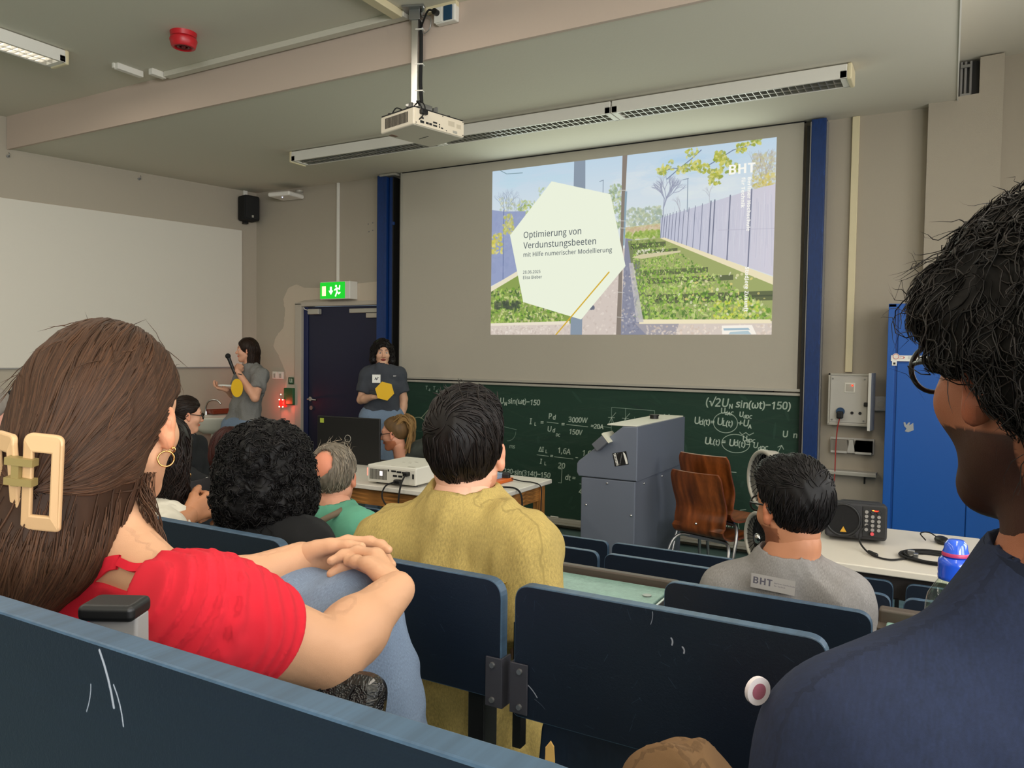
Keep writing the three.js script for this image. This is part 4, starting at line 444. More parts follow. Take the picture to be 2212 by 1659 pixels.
{ const S = lectureSeat;
  S('dark blue seat back right in front, worn edge, behind the woman in red', 'A', -.75, -.125, { face: 'A', edge: 'dark', h: .34, noBracket: 1, occ: 1 });
  S('dark blue seat back of the man in navy', 'A', -.105, .42, { edge: 'dark', noBracket: 1, occ: 1 });
  S('dark blue seat back of the far seat beside the woman in red', 'A', -1.4, -.77, { edge: 'dark', noBracket: 1, occ: 1 });
  S('dark seat back beside the red sleeve, behind the black curly hair', 'B', -1.64, -1.155, { edge: 'dark', occ: 1 });
  S('dark blue seat back behind the man in the yellow shirt', 'B', -1.135, -.645, { edge: 'dark', h: .205, occ: 1 });
  S('wide empty dark blue seat back with scratches and chips, nearest row', 'B', -.62, -.13, { face: 'B', h: .225, r: .03 });
  S('seat back hidden in front of the man in navy', 'B', -.11, .4, {});
  S('dark blue seat back behind the man in grey', 'C', -.612, -.13, { occ: 1 });
  S('seat back in the row of the man in grey, beside the bottle', 'C', -.1, .4, {});
  S('dark seat back at the row end beyond the woman in red', 'C', -2.73, -2.2, { edge: 'dark', occ: 1 });
  S('dark blue seat back right of the yellow shirt, two rows ahead of it', 'D', -1.62, -1.14, { });
  S('dark blue seat back before the lectern base, nearer of the two', 'D', -1.115, -.625, { });
  S('dark blue seat back right of the man in grey, nearer of the two', 'D', -.60, -.135, {});
  S('seat back in the far rows near the water bottle', 'D', -.1, .4, {});
  S('dark seat back in front of the folded hands, nearer of two', 'D', -3.62, -3.13, { edge: 'dark', occ: 1 });
  S('dark blue seat back with scribble in the foremost row, before the table leg', 'E', -2.0, -1.405, { face: 'D' });
  S('dark blue seat back in the foremost row, before the plywood chairs', 'E', -1.385, -.795, { });
  S('dark blue seat back in the foremost row, below the white table', 'E', -.77, -.165, {});
  S('short piece of seat back in the foremost row beside the bottle', 'E', -.12, .47, {});
  S('dark seat back of the foremost row, by the seated man in glasses', 'E', -4.55, -4.0, { edge: 'dark', occ: 1 });
  S('dark seat back of the foremost row below the wooden table', 'E', -3.98, -3.4, { edge: 'dark' });
  S('dark seat back of the foremost row under the white projector', 'E', -3.38, -2.8, { edge: 'dark' });
}
function foldingDesk(label, x0, x1, y, z, dark) { const t = thing('folding_desk', label, 'desk', [(x0 + x1) / 2, y, z]); const w = x1 - x0;
  part('desk_top', box(w - .03, .016, .24, 0, 0, .13, .003), dark ? mat(0x2b3a4e, .45, { map: rep(mottleT, 2, 1) }) : M.deskTop, t); part('back_rim', [box(w, .03, .03, 0, .012, -.015, .006), box(w, .012, .05, 0, -.004, .012)], M.deskRim, t); part('side_frame', [box(.008, .02, .27, w / 2 - .006, -.004, .12, .002), box(.012, .05, .05, w / 2 + .004, -.02, .02, .003)], M.steel, t); part('screw_cap', cyl(.012, .012, .004, w / 2 - .05, .009, .1, 16), M.metal, t); part('bracket', [box(.02, .2, .02, w / 2 - .02, -.1, -.02), box(.02, .2, .02, -w / 2 + .02, -.1, -.02)], M.black, t); return t; }  // dark: desk top with its shade put into the colour
foldingDesk('unfolded mottled green desk top with brown rim beside the yellow shirt', -1.13, -.63, .95, 4.345);
foldingDesk('unfolded desk beside the black curly hair, its shade painted dark blue', -1.80, -1.15, .955, 4.345, 1);
foldingDesk('unfolded desk carrying the blue capped bottle', -.1, .42, 1.1, 4.80);
// ================= people: distance fields meshed by surface nets =================
const smin = (a, b, k) => { const h = Math.max(k - Math.abs(a - b), 0) / k; return Math.min(a, b) - h * h * k * .25; };
const smax = (a, b, k) => -smin(-a, -b, k);
const cone = (a, b, ra, rb) => { const dx = b[0] - a[0], dy = b[1] - a[1], dz = b[2] - a[2], l = dx * dx + dy * dy + dz * dz || 1e-9; return (x, y, z) => { const px = x - a[0], py = y - a[1], pz = z - a[2]; let t = (px * dx + py * dy + pz * dz) / l; t = t < 0 ? 0 : t > 1 ? 1 : t; const ex = px - dx * t, ey = py - dy * t, ez = pz - dz * t; return Math.sqrt(ex * ex + ey * ey + ez * ez) - ra - (rb - ra) * t; }; };
const egg = (c, r) => { const m = Math.min(...r); return (x, y, z) => { const a = (x - c[0]) / r[0], b = (y - c[1]) / r[1], d = (z - c[2]) / r[2], k0 = Math.sqrt(a * a + b * b + d * d), a2 = a / r[0], b2 = b / r[1], d2 = d / r[2], k1 = Math.sqrt(a2 * a2 + b2 * b2 + d2 * d2); return k1 < 1e-6 ? -m : k0 * (k0 - 1) / k1; }; };
const union = (list, k) => (x, y, z) => { let d = 1e3; for (let i = 0; i < list.length; i++) { const e = list[i](x, y, z); d = e < d + k ? (d > 999 ? e : smin(d, e, k)) : d; } return d; };
const cutBy = (f, p, n, k = .004) => { const l = Math.hypot(...n); return (x, y, z) => smax(f(x, y, z), ((x - p[0]) * n[0] + (y - p[1]) * n[1] + (z - p[2]) * n[2]) / l, k); };
const minus = (f, g, k = .004) => (x, y, z) => smax(f(x, y, z), -g(x, y, z), k);
const inflate = (f, r) => (x, y, z) => f(x, y, z) - (typeof r === 'number' ? r : r(x, y, z));
function within(f, M4) { const e = M4.clone().invert().elements; return (x, y, z) => f(e[0] * x + e[4] * y + e[8] * z + e[12], e[1] * x + e[5] * y + e[9] * z + e[13], e[2] * x + e[6] * y + e[10] * z + e[14]); }
function sdfMesh(f, lo, hi, c, paint) {
  const B = 4, n = [0, 1, 2].map(i => Math.ceil((hi[i] - lo[i]) / c / B) * B + 1), [nx, ny, nz] = n, v = new Float32Array(nx * ny * nz), at = (i, j, k) => (k * ny + j) * nx + i;
  for (let K = 0; K < nz - 1; K += B) for (let Jj = 0; Jj < ny - 1; Jj += B) for (let I = 0; I < nx - 1; I += B) {
    const m = f(lo[0] + (I + 2) * c, lo[1] + (Jj + 2) * c, lo[2] + (K + 2) * c), far = Math.abs(m) > c * 5.2;
    for (let k = K; k <= K + B; k++) for (let j = Jj; j <= Jj + B; j++) for (let i = I; i <= I + B; i++) { const a = at(i, j, k); if (far) { if (!v[a]) v[a] = m; } else if (v[a] === 0 || Math.abs(v[a]) > c * 3) v[a] = f(lo[0] + i * c, lo[1] + j * c, lo[2] + k * c) || 1e-9; }
  }
  const id = new Int32Array(nx * ny * nz).fill(-1), pos = [], idx = [];
  for (let k = 0; k < nz - 1; k++) for (let j = 0; j < ny - 1; j++) for (let i = 0; i < nx - 1; i++) {
    let s = 0; for (let q = 0; q < 8; q++) if (v[at(i + (q & 1), j + (q >> 1 & 1), k + (q >> 2))] < 0) s++;
    if (!s || s === 8) continue;
    let x = 0, y = 0, z = 0, m = 0;
    for (let q = 0; q < 8; q++) for (let b = 1; b < 8; b <<= 1) { if (q & b) continue; const r = q | b, a0 = v[at(i + (q & 1), j + (q >> 1 & 1), k + (q >> 2))], a1 = v[at(i + (r & 1), j + (r >> 1 & 1), k + (r >> 2))]; if (a0 < 0 === a1 < 0) continue; const t = a0 / (a0 - a1); x += (q & 1) + (b === 1 ? t : 0); y += (q >> 1 & 1) + (b === 2 ? t : 0); z += (q >> 2) + (b === 4 ? t : 0); m++; }
    id[at(i, j, k)] = pos.length / 3; pos.push(lo[0] + (i + x / m) * c, lo[1] + (j + y / m) * c, lo[2] + (k + z / m) * c);
  }
  const quad = (a, b, d, e, flip) => { if (a < 0 || b < 0 || d < 0 || e < 0) return; flip ? idx.push(a, e, d, a, d, b) : idx.push(a, b, d, a, d, e); };
  for (let k = 1; k < nz - 1; k++) for (let j = 1; j < ny - 1; j++) for (let i = 1; i < nx - 1; i++) {
    const a = v[at(i, j, k)] < 0;
    if (a !== v[at(i + 1, j, k)] < 0) quad(id[at(i, j - 1, k - 1)], id[at(i, j, k - 1)], id[at(i, j, k)], id[at(i, j - 1, k)], !a);
    if (a !== v[at(i, j + 1, k)] < 0) quad(id[at(i - 1, j, k - 1)], id[at(i - 1, j, k)], id[at(i, j, k)], id[at(i, j, k - 1)], !a);
    if (a !== v[at(i, j, k + 1)] < 0) quad(id[at(i - 1, j - 1, k)], id[at(i, j - 1, k)], id[at(i, j, k)], id[at(i - 1, j, k)], !a);
  }
  const g = new THREE.BufferGeometry(); g.setAttribute('position', new THREE.Float32BufferAttribute(pos, 3)); g.setIndex(idx); g.computeVertexNormals();
  const uv = new Float32Array(pos.length / 3 * 2); for (let i = 0; i < pos.length / 3; i++) { const N = g.attributes.normal, ax = Math.abs(N.getX(i)), az = Math.abs(N.getZ(i)); uv[2 * i] = ax > az ? pos[3 * i + 2] : pos[3 * i]; uv[2 * i + 1] = pos[3 * i + 1]; } g.setAttribute('uv', new THREE.BufferAttribute(uv, 2));
  if (paint) { const col = new Float32Array(pos.length), C = new THREE.Color(); for (let i = 0; i < pos.length / 3; i++) { C.set(1, 1, 1); paint(C, pos[3 * i], pos[3 * i + 1], pos[3 * i + 2]); col.set([C.r, C.g, C.b], 3 * i); } g.setAttribute('color', new THREE.BufferAttribute(col, 3)); }
  return g;
}
const joinGeo = list => { const any = list.some(g => g.attributes.color); if (any) for (const g of list) if (!g.attributes.color) g.setAttribute('color', new THREE.BufferAttribute(new Float32Array(g.attributes.position.count * 3).fill(1), 3)); return mergeGeometries(list); };
const grad = (f, x, y, z, e = .002) => { const gx = f(x + e, y, z) - f(x - e, y, z), gy = f(x, y + e, z) - f(x, y - e, z), gz = f(x, y, z + e) - f(x, y, z - e), l = Math.hypot(gx, gy, gz) || 1; return [gx / l, gy / l, gz / l]; };
const mixp = (a, b, t) => [a[0] + (b[0] - a[0]) * t, a[1] + (b[1] - a[1]) * t, a[2] + (b[2] - a[2]) * t];
const subp = (a, b) => [a[0] - b[0], a[1] - b[1], a[2] - b[2]], addp = (a, b, s = 1) => [a[0] + b[0] * s, a[1] + b[1] * s, a[2] + b[2] * s];
const norm = a => { const l = Math.hypot(...a) || 1; return [a[0] / l, a[1] / l, a[2] / l]; };
const crossp = (a, b) => [a[1] * b[2] - a[2] * b[1], a[2] * b[0] - a[0] * b[2], a[0] * b[1] - a[1] * b[0]];
// locks of hair: tapered tubes that start on the surface of f and follow flow(p) along it
function locks(f, centre, n, flow, o = {}) {
  const { steps = 7, len = .05, r = .0025, lift = .001, liftEnd = 0, keep = () => true, dark = .5, light = 1.2, R = .22, k = 4, jitter = .3, wave = 0, dirs } = o;
  const pos = [], nor = [], col = [], idx = [];
  for (let q = 0; q < n; q++) {
    let d = dirs ? dirs() : norm([rr(-1, 1), rr(-1, 1), rr(-1, 1)]), p = addp(centre, d, R);
    for (let i = 0; i < 40; i++) { const e = f(...p); if (e < .0005) break; p = addp(p, d, -Math.max(e * .8, .0006)); }
    if (Math.abs(f(...p)) > .006 || !keep(...p)) continue;
    const L = len * rr(.6, 1.3), tone = rr(dark, light), tint = rr(-.06, .06), base = pos.length / 3, jx = [rr(-jitter, jitter), rr(-jitter, jitter), rr(-jitter, jitter)], ph = rr(0, 6.3), rad = r * rr(.6, 1.4);
    let prev = null;
    for (let s = 0; s <= steps; s++) {
      const u = s / steps, g = grad(f, ...p); let t = addp(norm(flow(...p, u)), jx); if (wave) t = addp(t, crossp(g, norm(t)), wave * Math.cos(ph + u * 7)); const dn = t[0] * g[0] + t[1] * g[1] + t[2] * g[2]; t = norm(addp(t, g, -dn));
      const side = norm(crossp(t, g)), rad2 = rad * Math.pow(Math.sin(Math.PI * Math.min(1, .12 + u * .88)), .7) + 1e-5, centreP = addp(p, g, lift + (liftEnd - lift) * u * u);
      for (let a = 0; a < k; a++) { const an = a / k * 2 * Math.PI, cx = Math.cos(an), sx = Math.sin(an), nn = [side[0] * cx + g[0] * sx, side[1] * cx + g[1] * sx, side[2] * cx + g[2] * sx]; pos.push(centreP[0] + nn[0] * rad2, centreP[1] + nn[1] * rad2, centreP[2] + nn[2] * rad2); nor.push(...nn); const w = tone * (1 + .12 * Math.sin(u * 9 + ph)); col.push(w * (1 + tint), w, w * (1 - tint)); }
      if (s) for (let a = 0; a < k; a++) { const b = (a + 1) % k, i0 = base + (s - 1) * k, i1 = base + s * k; idx.push(i0 + a, i1 + a, i1 + b, i0 + a, i1 + b, i0 + b); }
      p = addp(p, t, L / steps); const e = f(...p); const g2 = grad(f, ...p); p = addp(p, g2, -e);
    }
  }
  const g = new THREE.BufferGeometry(); g.setAttribute('position', new THREE.Float32BufferAttribute(pos, 3)); g.setAttribute('normal', new THREE.Float32BufferAttribute(nor, 3)); g.setAttribute('color', new THREE.Float32BufferAttribute(col, 3)); g.setAttribute('uv', new THREE.BufferAttribute(new Float32Array(pos.length / 3 * 2), 2)); g.setIndex(idx); return g;
}
const hairMat = (c, rough = .62) => new THREE.MeshPhysicalMaterial({ color: c, roughness: rough, vertexColors: true, specularIntensity: .45 });
// free curls and fly-away strands: thin tubes through given points
function wisps(list, r, tone = [.6, 1.2]) { const gs = list.map(pts => { const g = tube(pts, r * rr(.7, 1.2), Math.max(8, pts.length * 4), 4); const w = rr(...tone), c = new Float32Array(g.attributes.position.count * 3).fill(w); g.setAttribute('color', new THREE.BufferAttribute(c, 3)); return g; }); return mergeGeometries(gs); }
// ---------- head in its own frame: y up, z towards the nose, x to the person's left ----------
function headField(o = {}) {
  const w = o.wide || 1, base = union([
    egg([0, .036, -.016], [.074 * w, .088, .094]), egg([0, -.02, .026], [.060 * w, .082, .060]), cone([0, -.055, .02], [0, -.092, .055], .05 * w, .024),
    cone([.047 * w, -.05, -.005], [.016, -.1, .058], .018, .018), cone([-.047 * w, -.05, -.005], [-.016, -.1, .058], .018, .018),
    egg([.035 * w, -.025, .062], [.024, .022, .02]), egg([-.035 * w, -.025, .062], [.024, .022, .02]), cone([-.034, .028, .072], [.034, .028, .072], .014, .014)], .03);
  const features = union([base, cone([0, .012, .082], [0, -.027, .103], .008, .0125), egg([.0105, -.032, .092], [.008, .007, .01]), egg([-.0105, -.032, .092], [.008, .007, .01])], .012);
  let f = minus(minus(features, egg([.031, .006, .094], [.016, .010, .014]), .012), egg([-.031, .006, .094], [.016, .010, .014]), .012);
  const lips = union([egg([0, -.057, .086], [.023, .0055, .010]), egg([0, -.066, .084], [.019, .0065, .010])], .004); f = union([f, lips], .004);
  const neck = o.noNeck ? null : cone([0, -.06, -.022], o.neckTo || [0, -.17, -.045], .05 * (o.neck || 1), .056 * (o.neck || 1)); if (neck) f = union([f, neck], .02);
  const ear = s => { const m = new THREE.Matrix4().makeRotationFromEuler(new THREE.Euler(-.2, s * .42, 0)).setPosition(s * .076 * w, -.008, -.004), shell = minus(union([egg([0, .008, 0], [.0085, .027, .019]), egg([0, -.02, .004], [.0075, .014, .0105])], .008), egg([s * .009, .006, .003], [.0075, .018, .011]), .004); return within(union([shell, egg([s * .001, .002, .008], [.006, .01, .005])], .004), m); };
  return o.noEars ? f : union([f, ear(1), ear(-1)], .006);
}
const LIP = new THREE.Color();
function headPaint(o) { return (C, x, y, z) => { const L = o.lips || [.78, .45, .42]; const d = ((x / .024) ** 2 + ((y + .0615) / .0115) ** 2); if (z > .07 && d < 1) C.setRGB(...L); const b = Math.abs(Math.abs(x) - .032) / .02, by = (y - .030 - .006 * (1 - b * b)) / .0045; if (z > .05 && b < 1 && Math.abs(by) < 1) C.setRGB(...(o.brow || [.3, .24, .2])); if (o.beard && z > -.02) { const k = y < -.045 - (z < .045 ? -.0 : 0) || (y < -.036 && y > -.056 && Math.abs(x) < .03 && z > .07); const inLip = d < 1; if (k && !inLip) C.setRGB(...o.beard); } if (o.spot) o.spot(C, x, y, z); if (Math.abs(x) > .07 && y < .03 && y > -.045) C.setRGB(1.0, .8, .74); const nn = Math.hypot(x / .014, (y + .028) / .014); if (z > .09 && nn < 1.2) C.lerp(LIP.setRGB(1, .82, .78), .6); }; }
// ---------- hand: wrist at the origin, fingers along +y, thumb side +x * s, palm towards -z ----------
function handField(s = 1, curl = [.35, .35, .4, .45], spread = .06, thumb = [.9, .3], size = 1) {
  const L = [[.042, .026, .022], [.047, .029, .023], [.043, .027, .022], [.034, .02, .019]], X = [.028, .009, -.011, -.029], parts = [cone([s * .012, .012, 0], [s * .022, .082, .0], .017, .014), cone([0, .01, 0], [s * .004, .088, .001], .018, .014), cone([-s * .012, .012, 0], [-s * .022, .08, -.001], .0165, .012), cone([0, -.008, 0], [0, .012, 0], .0235, .022), cone([s * .018, .02, -.008], [s * .032, .05, -.016], .016, .012)];
  L.forEach((l, i) => { let p = [s * X[i], .086 - (i === 3 ? .01 : i === 0 ? .003 : 0), 0], a = 0; const dx = s * (1.4 - i) * spread; let r = [.0095, .0098, .0093, .008][i]; const c = Array.isArray(curl[i]) ? curl[i] : [curl[i], curl[i] * 1.1, curl[i] * .8]; l.forEach((q, k) => { a += c[k]; const e = [p[0] + dx * q, p[1] + Math.cos(a) * q, p[2] - Math.sin(a) * q]; parts.push(cone(p, e, r, r * .93)); p = e; r *= .93; }); });
  let p = [s * .026, .03, -.01]; const t0 = thumb[0], t1 = thumb[1], d1 = [s * Math.sin(t0), Math.cos(t0), -.35], d2 = [s * Math.sin(t0 - t1), Math.cos(t0 - t1), -.45], d3 = [s * Math.sin(t0 - 1.6 * t1), Math.cos(t0 - 1.6 * t1), -.5]; for (const [d, q, r] of [[d1, .032, .0125], [d2, .03, .0108], [d3, .024, .0098]]) { const e = addp(p, norm(d), q); parts.push(cone(p, e, r, r * .92)); p = e; }
  const f = union(parts, .009); return size === 1 ? f : (x, y, z) => f(x / size, y / size, z / size) * size;
}
function frame(o, y, z) { const Y = V3(...norm(y)), Z0 = V3(...norm(z)), X = Y.clone().cross(Z0).normalize(), Z = X.clone().cross(Y); return new THREE.Matrix4().makeBasis(X, Y, Z).setPosition(...o); }
const headFrame = (p, heading, pitch = 0, roll = 0, s = 1) => new THREE.Matrix4().compose(V3(...p), new THREE.Quaternion().setFromEuler(new THREE.Euler(pitch, Math.PI + heading * Math.PI / 180, roll, 'YXZ')), V3(s, s, s));
const hp = (M4, x, y, z) => V3(x, y, z).applyMatrix4(M4).toArray();
function boundsOf(points, pad) { const lo = [9, 9, 9], hi = [-99, -99, -99]; for (const p of points) for (let i = 0; i < 3; i++) { lo[i] = Math.min(lo[i], p[i] - pad); hi[i] = Math.max(hi[i], p[i] + pad); } return [lo, hi]; }
/* J: neck, shL, shR, elL, elR, wrL, wrR, hipL, hipR, knL, knR, anL, anR in metres; L and R are the person's own */
function bodyPrims(J, o = {}) {
  const g = o.girth || 1, hipC = mixp(J.hipL, J.hipR, .5), shC = mixp(J.shL, J.shR, .5), chL = mixp(mixp(J.shL, shC, .45), hipC, .28), chR = mixp(mixp(J.shR, shC, .45), hipC, .28), waL = mixp(mixp(J.hipL, hipC, .2), shC, .38), waR = mixp(mixp(J.hipR, hipC, .2), shC, .38);
  const torso = [cone(chL, chR, .098 * g, .098 * g), cone(waL, waR, .09 * g, .09 * g), cone(chL, waL, .088 * g, .082 * g), cone(chR, waR, .088 * g, .082 * g), cone(J.hipL, J.hipR, .105 * g, .105 * g), cone(waL, J.hipL, .088 * g, .095 * g), cone(waR, J.hipR, .088 * g, .095 * g), cone(mixp(J.neck, shC, .3), J.shL, .05 * g, .05 * g), cone(mixp(J.neck, shC, .3), J.shR, .05 * g, .05 * g), cone(mixp(J.neck, shC, .2), mixp(shC, hipC, .3), .07 * g, .09 * g)];
  const traps = [cone(addp(J.neck, [0, .035, 0]), mixp(J.neck, J.shL, .75), .044 * g, .036 * g), cone(addp(J.neck, [0, .035, 0]), mixp(J.neck, J.shR, .75), .044 * g, .036 * g)];
  const a = o.arm || 1, upL = cone(J.shL, J.elL, .05 * a, .039 * a), upR = cone(J.shR, J.elR, .05 * a, .039 * a), foL = union([cone(J.elL, mixp(J.elL, J.wrL, .35), .038 * a, .039 * a), cone(mixp(J.elL, J.wrL, .3), J.wrL, .038 * a, .026 * a)], .02), foR = union([cone(J.elR, mixp(J.elR, J.wrR, .35), .038 * a, .039 * a), cone(mixp(J.elR, J.wrR, .3), J.wrR, .038 * a, .026 * a)], .02);
  const t = o.leg || 1, legs = [cone(J.hipL, J.knL, .086 * t, .06 * t), cone(J.hipR, J.knR, .086 * t, .06 * t), cone(J.knL, mixp(J.knL, J.anL, .35), .057 * t, .056 * t), cone(mixp(J.knL, J.anL, .3), J.anL, .056 * t, .04 * t), cone(J.knR, mixp(J.knR, J.anR, .35), .057 * t, .056 * t), cone(mixp(J.knR, J.anR, .3), J.anR, .056 * t, .04 * t)];
  return { torso, traps, upL, upR, foL, foR, legs, hipC, shC };
}
function seatedJoints(x, z, seatY, heading, o = {}) {   // a quiet sitter: hands on the lap
  const h = heading * Math.PI / 180, F = [-Math.sin(h), 0, -Math.cos(h)], Lf = [-Math.cos(h), 0, Math.sin(h)], s = o.s || 1, lean = o.lean || 0, at = (f, l, y) => [x + F[0] * f * s + Lf[0] * l * s, seatY + y * s, z + F[2] * f * s + Lf[2] * l * s], sw = o.sw || .175, nk = o.nk || .57;
  return { neck: at(lean, 0, nk), shL: at(lean, sw, nk - .055), shR: at(lean, -sw, nk - .055), elL: at(.12 + lean * .6, sw + .05, .25), elR: at(.12 + lean * .6, -sw - .05, .25), wrL: at(.33, .06, .2), wrR: at(.33, -.06, .2), hipL: at(0, .085, .1), hipR: at(0, -.085, .1), knL: at(.43, .11, .12), knR: at(.43, -.11, .12), anL: at(.42, .11, -.33), anR: at(.42, -.11, -.33) };
}
const skinMat = c => new THREE.MeshPhysicalMaterial({ color: c, roughness: .55, vertexColors: true, sheen: .15, sheenRoughness: .6, bumpMap: rep(grainT, 30, 30), bumpScale: .0003 });
const cloth = (c, o = {}) => new THREE.MeshStandardMaterial({ color: c, roughness: .92, bumpMap: rep(clothT, o.f || 30, o.f || 30), bumpScale: o.b || .0006, map: o.map ? rep(o.map, o.m || 4, o.m || 4) : null });
function makePerson(label, base, o) {
  const t = thing('person', label, 'person', base), J = o.J, B = bodyPrims(J, o.body || {}), H = o.head, put = g => g.translate(-base[0], -base[1], -base[2]), cell = o.cell || .012, hc = o.headCell || .0045;
  const HM = headFrame(H.p, H.heading, H.pitch || 0, H.roll || 0, H.s || 1), headLocal = headField({ ...H, neckTo: V3(...J.neck).add(V3(0, -.02, 0)).applyMatrix4(HM.clone().invert()).toArray() });
  const hands = []; for (const [k, side] of [['L', 1], ['R', -1]]) { const q = o['hand' + k]; if (q) { const w = J['wr' + k], M4 = frame(w, q.dir, q.back); hands.push([within(handField(q.s ?? side, q.curl, q.spread, q.thumb, q.size), M4), w, q]); } }
  const nk = cone(addp(J.neck, [0, -.02, 0]), hp(HM, 0, -.09, -.025), .055 * (H.neck || 1), .05 * (H.neck || 1));
  const upperF = union([...B.torso.map(f => inflate(f, -.008)), ...B.traps, nk, B.upL, B.upR], .03), bodyF = union([union([upperF, B.foL, B.foR], .015), ...(o.noLegs ? [] : B.legs.map(f => inflate(f, -.008)))], .004);
  const [lo, hi] = boundsOf(Object.values(J), .13); const geos = [sdfMesh(bodyF, lo, hi, cell)];
  const sc = H.s || 1; const hg = sdfMesh(headLocal, [-.1, -.19, -.13], [.1, .135, .12], hc, headPaint(H)); hg.applyMatrix4(HM); hg.computeVertexNormals(); geos.push(hg);
  for (const [f, w] of hands) { const [a, b] = boundsOf([w], .2); geos.push(sdfMesh(f, a, b, o.handCell || .0045)); }
  part('body', put(joinGeo(geos)), skinMat(o.skin), t);
  if (!o.noEyes) for (const s of [1, -1]) { const e = part('eye', put(ball(.0115, 0, 0, 0, 1, 1, 1, 14).translate(s * .031, .006, .077).applyMatrix4(HM)), mat(0xd8d0c8, .3), t); part('iris', put(ball(.0062, 0, 0, 0, 1, 1, .5, 12).translate(s * .031, .006, .0865).applyMatrix4(HM)), mat(o.iris || 0x2a1c14, .2), e); }
  if (o.top) {
    const T = o.top, th = T.th ?? .014, up = T.sleeve ?? .55, sl = T.slack ?? .014, parts = [...B.torso.map(f => inflate(f, th)), ...B.traps.map(f => inflate(f, T.trap ?? .006))];
    const sleeves = []; for (const k of ['L', 'R']) { const sh = J['sh' + k], el = J['el' + k], wr = J['wr' + k], a = (o.body && o.body.arm) || 1; if (up <= 1) { const e = mixp(sh, el, up), far = mixp(sh, el, up + .25); sleeves.push(cutBy(cone(mixp(J.neck, sh, .7), sh, .05 + th, .055 * a + sl), e, subp(el, sh)), cutBy(cone(sh, far, .052 * a + sl, .046 * a + sl * 1.25), e, subp(el, sh), .003)); } else { const e = mixp(el, wr, up - 1); sleeves.push(cone(sh, el, .052 * a + sl, .044 * a + sl), cutBy(cone(el, mixp(el, wr, up - .9), .044 * a + sl, .032 * a + sl), e, subp(wr, el), .003)); } }
    const fold = T.fold ?? .006, ff = T.foldF || 16; let f = union([...parts, ...sleeves], T.k || .03);
    const g0 = f; f = (x, y, z) => { const d = g0(x, y, z); return Math.abs(d) < .05 ? d - fold * (noise(x * ff + 3 * noise(x * 5, y * 5, z * 5), y * ff * .45 + x * 6, z * ff) + .5 * noise(x * ff * 2.3, y * ff * 1.2, z * ff * 2.3 + 7)) : d; };
    f = cutBy(f, addp(B.hipC, [0, T.hem ?? -.06, 0]), [0, -1, 0]); const nr = T.neckR ?? .062, nUp = addp(J.neck, [0, T.neckY ?? .03, 0]); f = minus(f, cone(nUp, hp(HM, 0, -.02, -.02), nr, nr + .02), .006);
    if (T.extra) f = T.extra(f, { J, B, HM });
    const [a, b] = boundsOf([J.neck, J.shL, J.shR, J.elL, J.elR, ...(up > 1 ? [J.wrL, J.wrR] : []), J.hipL, J.hipR, ...(T.more || [])], .16);
    const piece = part(T.name || 't_shirt', put(sdfMesh(f, a, b, T.cell || cell * .8)), T.mat, t, T.label); t.userData.topPiece = undefined; o.topF = f;
  }
  if (o.legs) { const T = o.legs; const pel = cutBy(inflate(cone(J.hipL, J.hipR, .11, .11), T.th ?? .012), addp(B.hipC, norm(subp(B.shC, B.hipC)), T.waist ?? .09), subp(B.shC, B.hipC)); let f = union([pel, ...B.legs.map(q => inflate(q, T.th ?? .012))], .03); const g0 = f, fo = T.fold ?? .004; f = (x, y, z) => { const d = g0(x, y, z); return Math.abs(d) < .04 ? d - fo * noise(x * 20 + 4 * noise(x * 6, y * 6, z * 6), y * 9, z * 20) : d; }; const [a, b] = boundsOf([J.hipL, J.hipR, J.knL, J.knR, J.anL, J.anR], .14); part(T.name || 'trousers', put(sdfMesh(f, a, b, T.cell || cell)), T.mat, t); }
  if (o.shoes !== 0 && !o.noLegs) for (const k of ['L', 'R']) { const an = J['an' + k], F = norm(crossp(subp(J.shR, J.shL), [0, 1, 0])).map(v => -v); part('shoe', put(sdfMesh(union([cone(addp(an, [0, -.05, 0]), addp(addp(an, [0, -.065, 0]), F, .15), .042, .034), cone(an, addp(an, [0, -.05, 0]), .045, .045)], .03), ...boundsOf([an, addp(an, F, .18)], .12), .012)), mat(o.shoe || 0x222226, .6), t); }
  return { t, HM, J, put, B, bodyF, upperF, headW: within(headLocal, HM) };
}
// hair: a shell over the skull in head space (field f) plus locks that follow flow
function addHair(P, f, color, o = {}) {
  const { t, HM, put } = P, lo = o.lo || [-.16, -.2, -.17], hi = o.hi || [.16, .17, .14];
  const g = sdfMesh(f, lo, hi, o.cell || .004, (C, x, y, z) => { const k = .7 + .3 * noise(x * 60, y * 12, z * 60); C.setRGB(k, k, k); }); g.applyMatrix4(HM); g.computeVertexNormals();
  const h = part('hair', put(g), hairMat(color, o.rough || .5), t);
  if (o.locks) { for (const L of [].concat(o.locks)) { const s = locks(f, L.centre || [0, .03, -.02], L.n, L.flow, L); s.applyMatrix4(HM); const m = part('hair_strands', put(s), hairMat(L.color || color, L.rough || .45), h); m.userData.kind = 'stuff'; } }
  return h;
}
const skull = (up = .012, side = .01, back = .012) => egg([0, .036, -.016], [.074 + side, .088 + up, .094 + back]);
function unionTop(P, th) { const B = P.B; return union([...B.torso.map(f => inflate(f, th)), ...B.traps.map(f => inflate(f, .012)), inflate(B.upL, th), inflate(B.upR, th)], .03); }
